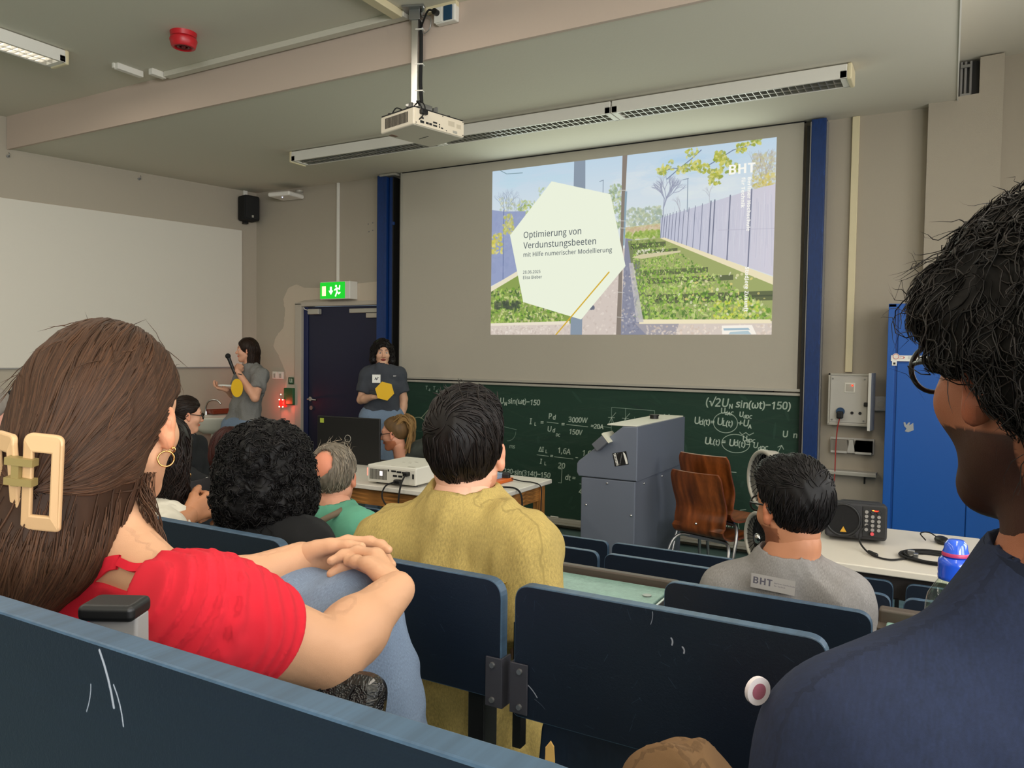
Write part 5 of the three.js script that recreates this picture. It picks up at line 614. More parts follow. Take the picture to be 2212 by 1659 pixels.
// hairline in head space: keep hair above yl(z)
const hairline = pts => z => { if (z <= pts[0][0]) return pts[0][1]; for (let i = 1; i < pts.length; i++) if (z <= pts[i][0]) { const [a, b] = pts[i - 1], [c, d] = pts[i]; return b + (d - b) * (z - a) / (c - a); } return pts[pts.length - 1][1]; };
const trim = (f, pts) => { const yl = hairline(pts); return (x, y, z) => smax(f(x, y, z), (yl(z) - y) * .6, .008); };
const SHORT = [[-.12, -.095], [-.06, -.08], [-.03, -.05], [-.008, -.02], [.006, .012], [.03, .02], [.05, .045], [.085, .082]];
const SKIN = { light: 0xd9a183, tan: 0xb67c58, pale: 0xdba88c, red: 0xcf9478, brown: 0x8a5a3e };
const jeans = mat(0x7f94ae, .9, { bumpMap: rep(clothT, 60, 60), bumpScale: .0006, map: rep(heatherT, 8, 8) });
function spectacles(P, color, o = {}) { const { t, HM, put } = P, r = o.r || .022, parts = []; for (const s of [1, -1]) { parts.push(new THREE.TorusGeometry(r, o.w || .0022, 8, 28).scale(1.05, .92, 1).translate(s * .032, .004, .104)); parts.push(tube([[s * .056, .008, .102], [s * .072, .010, .07], [s * .081, .008, .0], [s * .08, -.008, -.016]], o.w || .0022, 16, 6)); } parts.push(tube([[-.011, .008, .106], [0, .011, .109], [.011, .008, .106]], .002, 8, 6)); const g = merge(parts); g.applyMatrix4(HM); return part('glasses', put(g), mat(color, .35, { metalness: o.metal || 0 }), t); }
// ---- speaker with microphone ----
{ const J = { neck: [-5.972, 1.416, 1.043], shL: [-5.821, 1.347, 1.053], shR: [-6.133, 1.347, 0.999], elL: [-5.752, 1.139, 1.184], wrL: [-5.942, 1.401, 1.234], elR: [-6.255, 1.134, 0.986], wrR: [-6.188, 1.203, 1.151], hipL: [-5.923, 0.839, 1.099], hipR: [-6.137, 0.835, 1.094], knL: [-5.863, 0.436, 1.141], knR: [-6.132, 0.409, 1.11], anL: [-5.86, 0.095, 1.132], anR: [-6.137, 0.07, 1.106] };
  const h = [-6.009, 1.593, 1.056], P = makePerson('woman in grey t-shirt with long brown hair speaking into a black microphone', [J.anL[0], 0, J.anL[2]], { J, skin: SKIN.light, head: { p: h, heading: 140, s: .93, lips: [.8, .42, .42] }, cell: .012, headCell: .005,
    handL: { dir: subp(addp(h, [-.02, -.06, 0]), J.wrL), back: [.6, -.2, .7], curl: [1.2, 1.25, 1.3, 1.35], thumb: [.5, .5] }, handR: { dir: [-.8, .1, .3], back: [0, -1, .2], curl: [.5, .5, .5, .5], thumb: [.9, .3] }, body: { girth: .86, leg: .92 },
    top: { mat: cloth(0x8a8986, { map: heatherT }), sleeve: .62, slack: .022, hem: -.04, th: .03, foldF: 12, fold: .012, neckR: .06 }, legs: { name: 'jeans', mat: jeans, th: .022 } });
  let f = union([skull(.014, .012, .016), cone([.045, .02, -.05], [.065, -.24, -.03], .045, .03), cone([-.045, .02, -.05], [-.06, -.22, -.03], .045, .03), cone([0, -.02, -.08], [0, -.23, -.08], .06, .045)], .03); f = minus(f, egg([0, -.02, .105], [.063, .1, .08]), .01); f = minus(f, egg([0, -.16, .06], [.05, .16, .06]), .01);
  addHair(P, f, 0x2c1d14, { lo: [-.14, -.31, -.17], hi: [.14, .16, .12], cell: .006, locks: { n: 260, len: .13, r: .003, steps: 6, centre: [0, -.02, -.02], R: .3, flow: (x, y, z) => [x * 2, y > .08 ? -.2 : -1, -.3], keep: (x, y, z) => true, dark: .5, light: 1.3 } });
  const m = thing('microphone', 'black handheld microphone at the mouth of the speaking woman', 'microphone', addp(J.wrL, [-.03, .07, .05])); m.rotation.set(.25, 0, .25); part('head', ball(.026, 0, .07, 0), M.blackSoft, m); part('handle', cyl(.018, .013, .17, 0, -.03, 0), M.black, m);
  const wb = part('wristband', new THREE.TorusGeometry(.029, .005, 6, 20).rotateX(Math.PI / 2 - .5).translate(...subp(mixp(J.elL, J.wrL, .82), [J.anL[0], 0, J.anL[2]])), M.black, P.t);
  const card = thing('yellow_card', 'round yellow card held in front of the grey t-shirt of the speaking woman', 'card', [-5.841, 1.238, 1.322], .35); part('disc', cyl(.07, .07, .004, 0, 0, 0, 28).rotateX(Math.PI / 2).scale(.85, 1.25, 1), M.yellow, card);
  const note = thing('note_sheets', 'white note sheets held flat in the speaking woman\'s lower hand', 'paper', [-6.08, 1.25, 1.226], .5); part('sheet', box(.15, .006, .1, 0, 0, 0).rotateZ(-.06), M.paper, note); part('sheet', box(.15, .004, .1, .008, .006, .004).rotateZ(-.04), M.paper, note); }
// ---- second presenter in front of the door ----
{ const J = { neck: [-4.587, 1.438, 0.721], shL: [-4.474, 1.379, 0.637], shR: [-4.689, 1.376, 0.804], elL: [-4.43, 1.158, 0.6], wrL: [-4.418, 0.945, 0.648], elR: [-4.718, 1.15, 0.866], wrR: [-4.509, 1.191, 0.941], hipL: [-4.514, 0.98, 0.678], hipR: [-4.648, 0.98, 0.777], knL: [-4.468, 0.55, 0.752], knR: [-4.583, 0.552, 0.851], anL: [-4.486, 0.099, 0.725], anR: [-4.615, 0.101, 0.821] };
  const P = makePerson('woman in dark grey t-shirt with dark curly bob standing before the door', [J.anL[0], 0, J.anL[2]], { J, skin: 0xd0a184, head: { p: [-4.592, 1.588, 0.717], heading: 226, pitch: .08, s: .95, lips: [.38, .12, .14], brow: [.2, .16, .15] }, cell: .012, headCell: .0045,
    handR: { dir: subp([-4.45, 1.21, 0.942], J.wrR), back: [-.2, -.4, 1], curl: [.9, 1, 1, 1], thumb: [.5, .5] }, handL: { dir: [0, -1, 0], back: [.7, 0, .7], curl: [.3, .35, .4, .4] }, body: { girth: .9, leg: .95 },
    top: { mat: cloth(0x3c4048), sleeve: .72, slack: .022, hem: .06, th: .028, foldF: 12, fold: .01, neckR: .066 }, legs: { name: 'jeans', mat: jeans, th: .024, waist: .15 } });
  let f = union([skull(.02, .018, .02), cone([.07, .03, -.02], [.092, -.085, .0], .045, .036), cone([-.07, .03, -.02], [-.09, -.08, .0], .042, .034), egg([0, -.02, -.08], [.085, .09, .05])], .03); f = minus(f, egg([0, -.025, .115], [.064, .105, .085]), .01); f = minus(f, cone([0, -.06, .05], [0, -.2, .05], .06, .06), .01); const f0 = f; f = (x, y, z) => f0(x, y, z) - .007 * noise(x * 45, y * 45, z * 45);
  addHair(P, f, 0x1a1513, { lo: [-.16, -.15, -.16], hi: [.16, .17, .12], cell: .006, locks: { n: 330, len: .06, r: .0032, steps: 6, R: .3, wave: 1.4, liftEnd: .008, flow: (x, y, z) => [x, -1, 0], dark: .5, light: 1.4 } });
  const tag = thing('name_tag', 'white handwritten name tag on the dark grey t-shirt', 'name tag', [-4.524, 1.352, 0.885], .5); part('label', box(.075, .075, .003), mat(0xffffff, .6, { map: canvasTex(64, 64, g => { g.fillStyle = '#eeeee8'; g.fillRect(0, 0, 64, 64); g.strokeStyle = '#223'; g.lineWidth = 4; g.beginPath(); g.moveTo(20, 42); g.lineTo(26, 24); g.lineTo(33, 40); g.lineTo(38, 24); g.lineTo(40, 40); g.moveTo(44, 22); g.lineTo(52, 26); g.stroke(); }) }), tag);
  const hex = thing('yellow_card', 'yellow hexagon card held in front of the dark grey t-shirt', 'card', [-4.385, 1.246, 0.938], .5); hex.rotation.z = .28; part('hexagon', cyl(.088, .088, .004, 0, 0, 0, 6).rotateX(Math.PI / 2), M.yellow, hex);
  const ph = thing('clicker', 'black phone in the hand of the dark haired presenter', 'phone', [-4.473, 1.227, 0.965], .5); ph.rotation.z = 1.35; part('body', box(.035, .1, .012, 0, 0, 0, .004), M.black, ph);
  const bw = [J.anL[0], 0, J.anL[2]]; const pr = part('chest_print', new THREE.PlaneGeometry(.035, .02).rotateY(.55).translate(...subp([-4.397, 1.379, 0.777], bw)), mat(0xdedede, .8, { map: canvasTex(64, 32, g => { g.fillStyle = '#3c4048'; g.fillRect(0, 0, 64, 32); g.fillStyle = '#eee'; g.font = 'bold 26px sans-serif'; g.fillText('BHT', 4, 26); }) }), P.t); }
// ---- man with blond dreadlocks behind the monitor ----
{ const J = seatedJoints(-3.36, 1.42, .46, 118, { nk: .56 }); J.neck = [-3.639, 0.781, 1.653]; const hd = [-3.664, 0.974, 1.716];
  const P = makePerson('man with blond dreadlock bun and round glasses sitting behind the monitor', [-3.36, 0, 1.42], { J, skin: SKIN.red, noLegs: 0, head: { p: hd, heading: 112, pitch: .12, s: 1.0, beard: [.72, .52, .38], brow: [.6, .45, .35] }, cell: .014, headCell: .0045, top: { mat: cloth(0x3a3f3a), sleeve: .6 }, legs: { mat: cloth(0x2c2f38) } });
  let f = trim(skull(.012, .01, .014), [[-.12, -.06], [-.05, -.05], [-.01, -.01], [.01, .02], [.04, .05], [.07, .09]]); addHair(P, f, 0x6f5536, { cell: .006 });
  const dr = []; for (let i = 0; i < 26; i++) { const a = rr(-1.6, 1.6), b = rr(-.3, 1); dr.push([[Math.sin(a) * .07, .05 + b * .05, -.06 + rr(-.02, .04)], [Math.sin(a) * .06, .10 + b * .04, -.10], [Math.sin(a) * .05 + rr(-.02, .02), .07 + rr(-.03, .03), -.14 + rr(-.02, .02)], [Math.sin(a) * .055, -.02 + rr(-.03, .03), -.13 + rr(-.02, .01)], [Math.sin(a) * .05 + rr(-.02, .02), -.11 + rr(-.05, .03), -.10 + rr(-.02, .02)]]); } for (let i = 0; i < 14; i++) { const a = rr(0, 6.3); dr.push([[0, .09, -.05], [.05 * Math.cos(a), .13 + .01 * Math.sin(a * 3), -.06 + .05 * Math.sin(a)], [.06 * Math.cos(a + .8), .10, -.08 + .05 * Math.sin(a + .8)], [.03 * Math.cos(a + 2), .09, -.09]]); }
  const g = wisps(dr, .0085, [.6, 1.3]); g.applyMatrix4(P.HM); const d = part('dreadlocks', P.put(g), hairMat(0x86683f, .7), P.t); d.userData.kind = 'stuff'; spectacles(P, 0x1c120e, { r: .021, w: .003 }); }
// ---- man in dark suit and glasses by the basin ----
{ const J = seatedJoints(-5.42, 2.72, .42, -20, { nk: .56 }); J.neck = [-4.71, 0.954, 2.766]; J.shL = addp(J.neck, [-.09, -.06, -.17]); J.shR = addp(J.neck, [-.05, -.06, .17]); const b = [J.neck[0], 0, J.neck[2]]; J.hipL = addp(b, [-.02, .52, -.09]); J.hipR = addp(b, [-.05, .52, .09]); J.elR = [-4.509, 0.724, 2.893]; J.wrR = [-4.356, 0.693, 2.865]; J.elL = addp(J.shL, [.08, -.26, .0]); J.wrL = addp(J.shL, [.28, -.28, .1]); J.knL = addp(b, [.38, .5, -.12]); J.knR = addp(b, [.38, .5, .1]); J.anL = addp(b, [.4, .09, -.12]); J.anR = addp(b, [.4, .09, .1]);
  const P = makePerson('man in dark suit with black glasses sitting in profile below the basin tap', b, { J, skin: SKIN.light, head: { p: [-4.704, 1.129, 2.754], heading: -30, pitch: .12 }, cell: .014, headCell: .005, handR: { dir: subp([-4.242, 0.725, 2.857], J.wrR), back: [0, 1, .3], curl: [.4, .4, .4, .4] }, top: { name: 'suit_jacket', mat: cloth(0x17191c), sleeve: 1.93, slack: .014, th: .022, neckR: .06 }, legs: { mat: cloth(0x17191c) } });
  part('shirt_cuff', P.put(new THREE.TorusGeometry(.033, .007, 8, 20).applyMatrix4(frame(mixp(J.elR, J.wrR, .96), [0, 1, 0], subp(J.wrR, J.elR)))), M.paper, P.t); part('shirt_collar', P.put(new THREE.TorusGeometry(.057, .012, 8, 24).rotateX(Math.PI / 2).translate(...addp(J.neck, [0, .03, 0]))), M.paper, P.t);
  addHair(P, trim(skull(.016, .008, .012), SHORT), 0x231812, { cell: .006, locks: { n: 300, len: .05, r: .0028, steps: 5, flow: (x, y, z) => [x * 3, -.2, -1], keep: trim((x, y, z) => -1, SHORT) && ((x, y, z) => y > hairline(SHORT)(z)), light: 1.4 } }); spectacles(P, 0x101010, { w: .003 }); }
const overLine = L => { const yl = hairline(L); return (x, y, z) => y > yl(z) + .004; };
// ---- bald man in green ----
{ const J = seatedJoints(-1.62, 4.2, .36, 20, {}); J.neck = [-1.906, 1.018, 4.307]; J.shL = [-2.048, 0.919, 4.3]; J.shR = [-1.737, 0.977, 4.352]; const b = [J.neck[0], .027, J.neck[2]]; J.hipL = addp(b, [-.09, .42, .02]); J.hipR = addp(b, [.09, .42, .02]); J.elL = addp(J.shL, [-.04, -.26, -.06]); J.elR = addp(J.shR, [.06, -.26, -.06]); J.wrL = addp(J.elL, [.1, -.02, -.22]); J.wrR = addp(J.elR, [-.1, -.02, -.22]); J.knL = addp(b, [-.11, .44, -.42]); J.knR = addp(b, [.11, .44, -.42]); J.anL = addp(J.knL, [0, -.36, .02]); J.anR = addp(J.knR, [0, -.36, .02]);
  const bald = (C, x, y, z) => { if (y > -.05 && z < .06 && Math.hypot((x - .012) / .05, (y - .045) / .055) < 1.1 && z < -.02) C.lerp(new THREE.Color(1.05, .74, .66), .8); };
  const P = makePerson('man in mint green t-shirt with grey hair round a bald crown', b, { J, skin: SKIN.red, head: { p: [-1.91, 1.147, 4.303], heading: 20, s: .93, pitch: -.02, spot: bald }, cell: .011, headCell: .0045, top: { mat: cloth(0x5ea287), sleeve: .6, th: .018, fold: .005 }, legs: { mat: cloth(0x33353c) } });
  let f = trim(skull(.011, .011, .014), SHORT); f = minus(f, egg([.012, .07, -.095], [.046, .052, .055]), .012); const g0 = f; f = (x, y, z) => g0(x, y, z) - .003 * noise(x * 90, y * 40, z * 90);
  addHair(P, f, 0x7d7365, { cell: .0045, locks: [{ n: 900, len: .035, r: .0016, steps: 5, lift: .001, liftEnd: .004, flow: (x, y, z) => [x * 2 + .3 * noise(x * 30, y * 30, 1), -1, .3 * noise(x * 30, z * 30, 5)], keep: (x, y, z) => overLine(SHORT)(x, y, z) && Math.hypot((x - .012) / .05, (y - .06) / .058) > (z < 0 ? 1 : 0), dark: .55, light: 1.6 }, { n: 120, len: .05, r: .0012, steps: 4, liftEnd: .03, flow: (x, y, z) => [rr(-.5, .5), .6, .3], keep: (x, y, z) => y > .09 && z > -.03, dark: .8, light: 1.8 }] });
  part('strap', P.put(tube([[-1.833, 1.047, 4.333], [-1.815, 1.043, 4.393], [-1.84, 1.024, 4.43], [-1.897, 0.988, 4.441]], .012, 20, 6).scale(1, 1, 1)), mat(0x6a5a48, .8), P.t); }
// ---- person with dark red hair beyond the curls ----
{ const J = seatedJoints(-3.1, 3.4, .36, 30, {}); J.neck = [-2.894, 0.965, 3.925]; const b = [J.neck[0], 0, J.neck[2]]; Object.assign(J, seatedJoints(b[0], b[2], J.neck[1] - .57, 35, {})); for (const k of ['anL', 'anR']) J[k][1] = .09;
  const P = makePerson('person with dark auburn hair half hidden beyond the black curly hair', b, { J, skin: SKIN.light, noEyes: 1, head: { p: [-2.893, 1.105, 3.917], heading: 30 }, cell: .016, headCell: .006, top: { mat: cloth(0x1d1b20), sleeve: .8 }, legs: { mat: cloth(0x202024) } });
  addHair(P, union([trim(skull(.016, .014, .016), [[-.1, -.3], [.0, -.05], [.02, .02], [.08, .08]]), cone([0, 0, -.07], [0, -.14, -.06], .07, .05)], .03), 0x3a1712, { cell: .007, lo: [-.14, -.22, -.18], locks: { n: 300, len: .08, r: .003, steps: 5, flow: (x, y, z) => [x, -1, -.2], keep: (x, y, z) => z < .04 } }); }
// ---- person with long dark waves and white shirt, hands clasped ----
{ const nk = [-2.029, 1.111, 4.923], b = [nk[0], .2, nk[2]], J = seatedJoints(b[0], b[2], nk[1] - .57, 40, {}); J.neck = nk; J.shL = addp(nk, [-.14, -.06, .11]); J.shR = [-1.879, 1.098, 5.023]; J.elR = [-1.762, 1.113, 5.118]; J.wrR = [-1.851, 1.133, 4.96]; J.elL = [-2.18, 1.059, 4.839]; J.wrL = [-1.994, 1.113, 4.869]; for (const k of ['anL', 'anR']) J[k][1] = .3;
  const P = makePerson('person with long dark wavy hair in white shirt clasping both hands', b, { J, skin: SKIN.tan, noEyes: 1, head: { p: [-2.037, 1.274, 4.92], heading: 45, s: .98 }, cell: .010, headCell: .0045, handCell: .004, handR: { dir: subp([-1.857, 1.147, 4.894], [-1.851, 1.133, 4.96]), back: [.75, .1, .65], curl: [1.0, 1.05, 1.1, 1.1], thumb: [.55, .2] }, handL: { dir: subp([-1.966, 1.126, 4.818], [-1.994, 1.113, 4.869]), back: [-.4, .6, -.7], curl: [.9, .95, 1, 1], thumb: [.5, .2] }, top: { name: 'shirt', mat: cloth(0xd9d3c4), sleeve: 1.12, slack: .024, th: .02, fold: .009 }, legs: { mat: cloth(0x2a2c33) } });
  let f = union([trim(skull(.02, .018, .022), [[-.09, -.4], [-.03, -.2], [.0, -.06], [.02, .02], [.08, .08]]), cone([.03, -.02, -.06], [.05, -.2, -.06], .06, .05), cone([-.03, -.02, -.06], [-.045, -.18, -.05], .06, .045)], .03); const f0 = f; f = (x, y, z) => f0(x, y, z) - .006 * noise(x * 30, y * 18, z * 30);
  addHair(P, f, 0x1c1310, { lo: [-.15, -.3, -.18], cell: .005, locks: { n: 700, len: .11, r: .0024, steps: 8, R: .32, centre: [0, -.03, -.03], wave: .7, liftEnd: .006, flow: (x, y, z) => [x * 1.5, -1, -.2], keep: (x, y, z) => z < .05, dark: .4, light: 1.7 } });
  part('earring', new THREE.TorusGeometry(.008, .0016, 6, 18).translate(-.082, -.055, .0).applyMatrix4(P.HM).translate(-b[0], -b[1], -b[2]), M.gold, P.t); }
// ---- black curly hair ----
{ const nk = [-1.411, 1.153, 5.09], b = [nk[0], .215, nk[2]], J = seatedJoints(b[0], b[2], nk[1] - .57, 38, {}); J.neck = nk; J.shL = addp(nk, [-.14, -.07, .08]); J.shR = [-1.294, 1.136, 5.083]; for (const k of ['anL', 'anR']) J[k][1] = .31;
  const P = makePerson('person with big black curly hair and black top in the second row', b, { J, skin: SKIN.tan, noEyes: 1, head: { p: [-1.439, 1.292, 5.065], heading: 50, s: .95 }, cell: .010, headCell: .006, top: { mat: cloth(0x0d0d0f), sleeve: .8, th: .018, neckY: .02 }, legs: { mat: cloth(0x15151a) } });
  const f0 = union([egg([0, .035, -.025], [.118, .112, .122]), egg([.02, -.05, -.05], [.105, .09, .09]), egg([-.05, -.05, -.02], [.075, .09, .09])], .05), f = minus((x, y, z) => f0(x, y, z) - .012 * noise(x * 26, y * 26, z * 26) - .006 * noise(x * 70, y * 70, z * 70), egg([0, -.03, .13], [.06, .1, .075]), .01);
  addHair(P, f, 0x0e0c0c, { lo: [-.17, -.2, -.2], hi: [.17, .19, .16], cell: .004, rough: .55, locks: { n: 1500, len: .085, r: .0016, steps: 14, k: 3, R: .34, wave: 2.2, lift: .002, liftEnd: .007, flow: (x, y, z, u) => [x * 3 + Math.sin(u * 22 + y * 60), -1, z * 2 + Math.cos(u * 22)], dark: .5, light: 2.6 } });
  const cur = []; for (let i = 0; i < 70; i++) { const a = rr(-2.8, 2.8), x0 = .10 * Math.sin(a), z0 = -.03 - .10 * Math.cos(a), y0 = rr(-.13, .1), pts = []; for (let k = 0; k < 9; k++) pts.push([x0 * (1 + .04 * k * (y0 > 0 ? .7 : .3)) + .007 * Math.cos(k * 1.6 + i), y0 - .010 * k * (y0 > .05 ? .2 : 1), z0 * (1 + .03 * k) + .007 * Math.sin(k * 1.6 + i)]); cur.push(pts); }
  const w = wisps(cur, .0012, [.6, 1.8]); w.applyMatrix4(P.HM); const c = part('curls', P.put(w), hairMat(0x0e0c0c), P.t); c.userData.kind = 'stuff'; }
// ---- yellow shirt ----
{ const nk = [-0.852, 1.266, 5.08], b = [nk[0], .215, nk[2]], J = seatedJoints(b[0], b[2], nk[1] - .57, 14, {}); J.neck = nk; J.shL = [-1.011, 1.188, 5.105]; J.shR = [-0.709, 1.215, 5.094]; J.elL = [-0.98, 1.034, 5.197]; J.elR = [-0.649, 1.059, 5.159]; J.wrL = addp(J.elL, [.12, 0, -.22]); J.wrR = addp(J.elR, [-.08, .0, -.22]); J.hipL[1] = J.hipR[1] = nk[1] - .5; for (const k of ['anL', 'anR']) J[k][1] = .31;
  const P = makePerson('man with short black hair in crumpled yellow linen shirt', b, { J, skin: SKIN.pale, noEyes: 1, head: { p: [-0.853, 1.398, 5.075], heading: 16, s: .95, neck: 1.05, beard: [.82, .66, .58] }, cell: .009, headCell: .004, body: { girth: 1.0 },
    top: { name: 'linen_shirt', mat: cloth(0xd9bd6e, { map: heatherT, m: 6, b: .0012 }), sleeve: 1.0, slack: .02, th: .024, trap: .016, fold: .011, foldF: 11, neckR: .058, neckY: .05, cell: .006 }, legs: { mat: cloth(0xb59c62) } });
  const C0 = mixp(P.J.neck, hp(P.HM, 0, -.06, -.02), .32), up = norm(subp(hp(P.HM, 0, -.06, -.02), P.J.neck)); const col = []; for (let i = 0; i <= 40; i++) { const a = i / 40 * 2 * Math.PI; col.push(a); }
  const prof = [[.062, -.035], [.066, .0], [.064, .018], [.068, .02], [.072, .0], [.082, -.04], [.086, -.055], [.08, -.05]].map(p => new THREE.Vector2(...p)); part('collar', P.put(new THREE.LatheGeometry(prof, 40).scale(1, 1, 1.05).applyMatrix4(frame(C0, up, [.25, 0, .97]))), cloth(0xd2b25c, { b: .001 }), P.t);
  const F = inflate(unionTop(P, .026), 0); const back = (x, y) => { let z = nk[2] + .3; for (let i = 0; i < 60; i++) { const d = F(x, y, z); if (d < .001) break; z -= Math.max(.001, d * .7); } return [x, y, z + .001]; };
  const seam = []; for (let i = 0; i <= 12; i++) { const u = i / 12; seam.push(back(J.shL[0] - .01 + u * (J.shR[0] - J.shL[0] + .03), nk[1] - .085 - .012 * Math.sin(u * Math.PI))); } part('yoke_seam', P.put(tube(seam, .0022, 48, 6)), cloth(0xbb9a48), P.t);
  const LN2 = [[-.12, -.1], [-.06, -.088], [-.03, -.05], [-.008, -.012], [.006, .02], [.03, .02], [.05, .045], [.085, .085]]; let f = trim(union([skull(.02, .008, .014), egg([0, .09, .03], [.06, .045, .065])], .03), LN2); const f0 = f; f = (x, y, z) => f0(x, y, z) - .004 * noise(x * 50, y * 22, z * 50);
  addHair(P, f, 0x16110f, { cell: .004, hi: [.16, .2, .14], locks: [{ n: 1500, len: .05, r: .0016, steps: 6, lift: .0008, liftEnd: .003, flow: (x, y, z) => { const sx = x - .01, sy = y - .075; return y > .04 ? [sx * 8 - sy * 6, sy * 8 + sx * 6, z > 0 ? .8 : .2] : [x * 3 + .3 * noise(x * 40, y * 40, 3), -1, .2]; }, keep: overLine(LN2), dark: .4, light: 2.0 }, { n: 160, len: .045, r: .0014, steps: 5, liftEnd: .016, flow: (x, y, z) => [x * 3 + .4, .6, .6], keep: (x, y, z) => y > .1, dark: .6, light: 2 }] }); }
// ---- grey t-shirt ----
{ const nk = [-0.35, 1.055, 4.302], b = [nk[0], .027, nk[2]], J = seatedJoints(b[0], b[2], nk[1] - .57, 25, {}); J.neck = nk; J.shL = [-0.491, 0.961, 4.316]; J.shR = [-0.217, 0.988, 4.322]; J.elL = [-0.517, 0.728, 4.376]; J.elR = [-0.171, 0.773, 4.352]; J.wrL = addp(J.elL, [.1, 0, -.22]); J.wrR = addp(J.elR, [-.12, 0, -.2]); for (const k of ['anL', 'anR']) J[k][1] = .12;
  const P = makePerson('man with short black hair and glasses in grey t-shirt seen from behind', b, { J, skin: 0xbd8160, noEyes: 1, head: { p: [-0.342, 1.205, 4.291], heading: 48, pitch: .08, s: 1.0, neck: 1.05, beard: [.5, .4, .36] }, cell: .010, headCell: .004, top: { mat: cloth(0x9a9694, { map: heatherT, m: 8 }), sleeve: .7, slack: .02, th: .02, fold: .006, foldF: 12, neckR: .068, cell: .007 }, legs: { mat: cloth(0x2b2f3a) } });
  let f = trim(union([skull(.018, .01, .014), egg([0, .085, .045], [.066, .05, .06])], .03), SHORT); const f0 = f; f = (x, y, z) => f0(x, y, z) - .003 * noise(x * 60, y * 30, z * 60);
  addHair(P, f, 0x151314, { cell: .004, hi: [.16, .19, .14], locks: [{ n: 1600, len: .038, r: .0015, steps: 5, lift: .0008, liftEnd: .004, flow: (x, y, z) => y > .06 ? [x * 2 - .5, .1, 1] : [x * 3 + .3 * noise(x * 40, y * 40, 8), -1, .3], keep: overLine(SHORT), dark: .4, light: 2.6 }] }); spectacles(P, 0x1a1a1a, { w: .0026 });
  const F = unionTop(P, .022), c = [-0.365, 1.03, 4.449]; let p = [c[0], c[1], c[2] + .25]; for (let i = 0; i < 80; i++) { const d = F(...p); if (d < .001) break; p = addp(p, [0, 0, -1], Math.max(.001, d * .7)); } const n = grad(F, ...p, .01);
  const tx = canvasTex(256, 96, g => { g.fillStyle = '#a19d9b'; g.fillRect(0, 0, 256, 96); g.fillStyle = '#55535f'; g.font = 'bold 62px sans-serif'; g.fillText('BHT', 8, 66); g.font = '13px sans-serif'; g.fillText('Berliner Hochschule', 136, 44); g.fillText('für Technik', 136, 62); }); 
  part('back_print', P.put(new THREE.PlaneGeometry(.11, .036).applyMatrix4(frame(addp(p, n, .006), [.03, 1, -.1], n))), mat(0xffffff, .9, { map: tx }), P.t); }
// ---- old person at the picture's edge, fist at the chin ----
{ const nk = [-3.012, 1.168, 4.958], b = [nk[0], .2, nk[2]], J = seatedJoints(b[0], b[2], nk[1] - .57, -10, {}); J.neck = nk; J.wrR = [-2.796, 1.245, 4.982]; J.elR = [-2.762, 1.078, 5.051]; for (const k of ['anL', 'anR']) J[k][1] = .3;
  const P = makePerson('old person in white shirt resting the chin on a fist at the edge', b, { J, skin: 0xc99480, head: { p: [-2.983, 1.337, 4.934], heading: -12, pitch: .15, brow: [.55, .45, .4] }, cell: .012, headCell: .0045, handR: { dir: subp([-2.809, 1.303, 4.941], J.wrR), back: [.7, -.2, .6], curl: [1.2, 1.2, 1.3, 1.3] }, top: { name: 'shirt', mat: cloth(0xd8d4cc), sleeve: 1.3, th: .02 }, legs: { mat: cloth(0x33333a) } });
  addHair(P, trim(skull(.012, .01, .012), SHORT), 0x8d857c, { cell: .006 }); }
{ const nk = [-3.719, 1.092, 4.383], b = [nk[0], 0, nk[2]], J = seatedJoints(b[0], b[2], nk[1] - .57, 40, {}); for (const k of ['anL', 'anR']) J[k][1] = .09;
  const P = makePerson('person with round black hair seated beyond the old person at the edge', b, { J, skin: SKIN.light, noEyes: 1, head: { p: [-3.751, 1.264, 4.393], heading: 45 }, cell: .016, headCell: .006, top: { mat: cloth(0x22222a), sleeve: .7 }, legs: { mat: cloth(0x222228) } });
  addHair(P, trim(skull(.018, .012, .016), SHORT), 0x120f0e, { cell: .006, locks: { n: 250, len: .05, r: .003, steps: 5, flow: (x, y, z) => [x, -1, -.2], keep: overLine(SHORT) } }); }
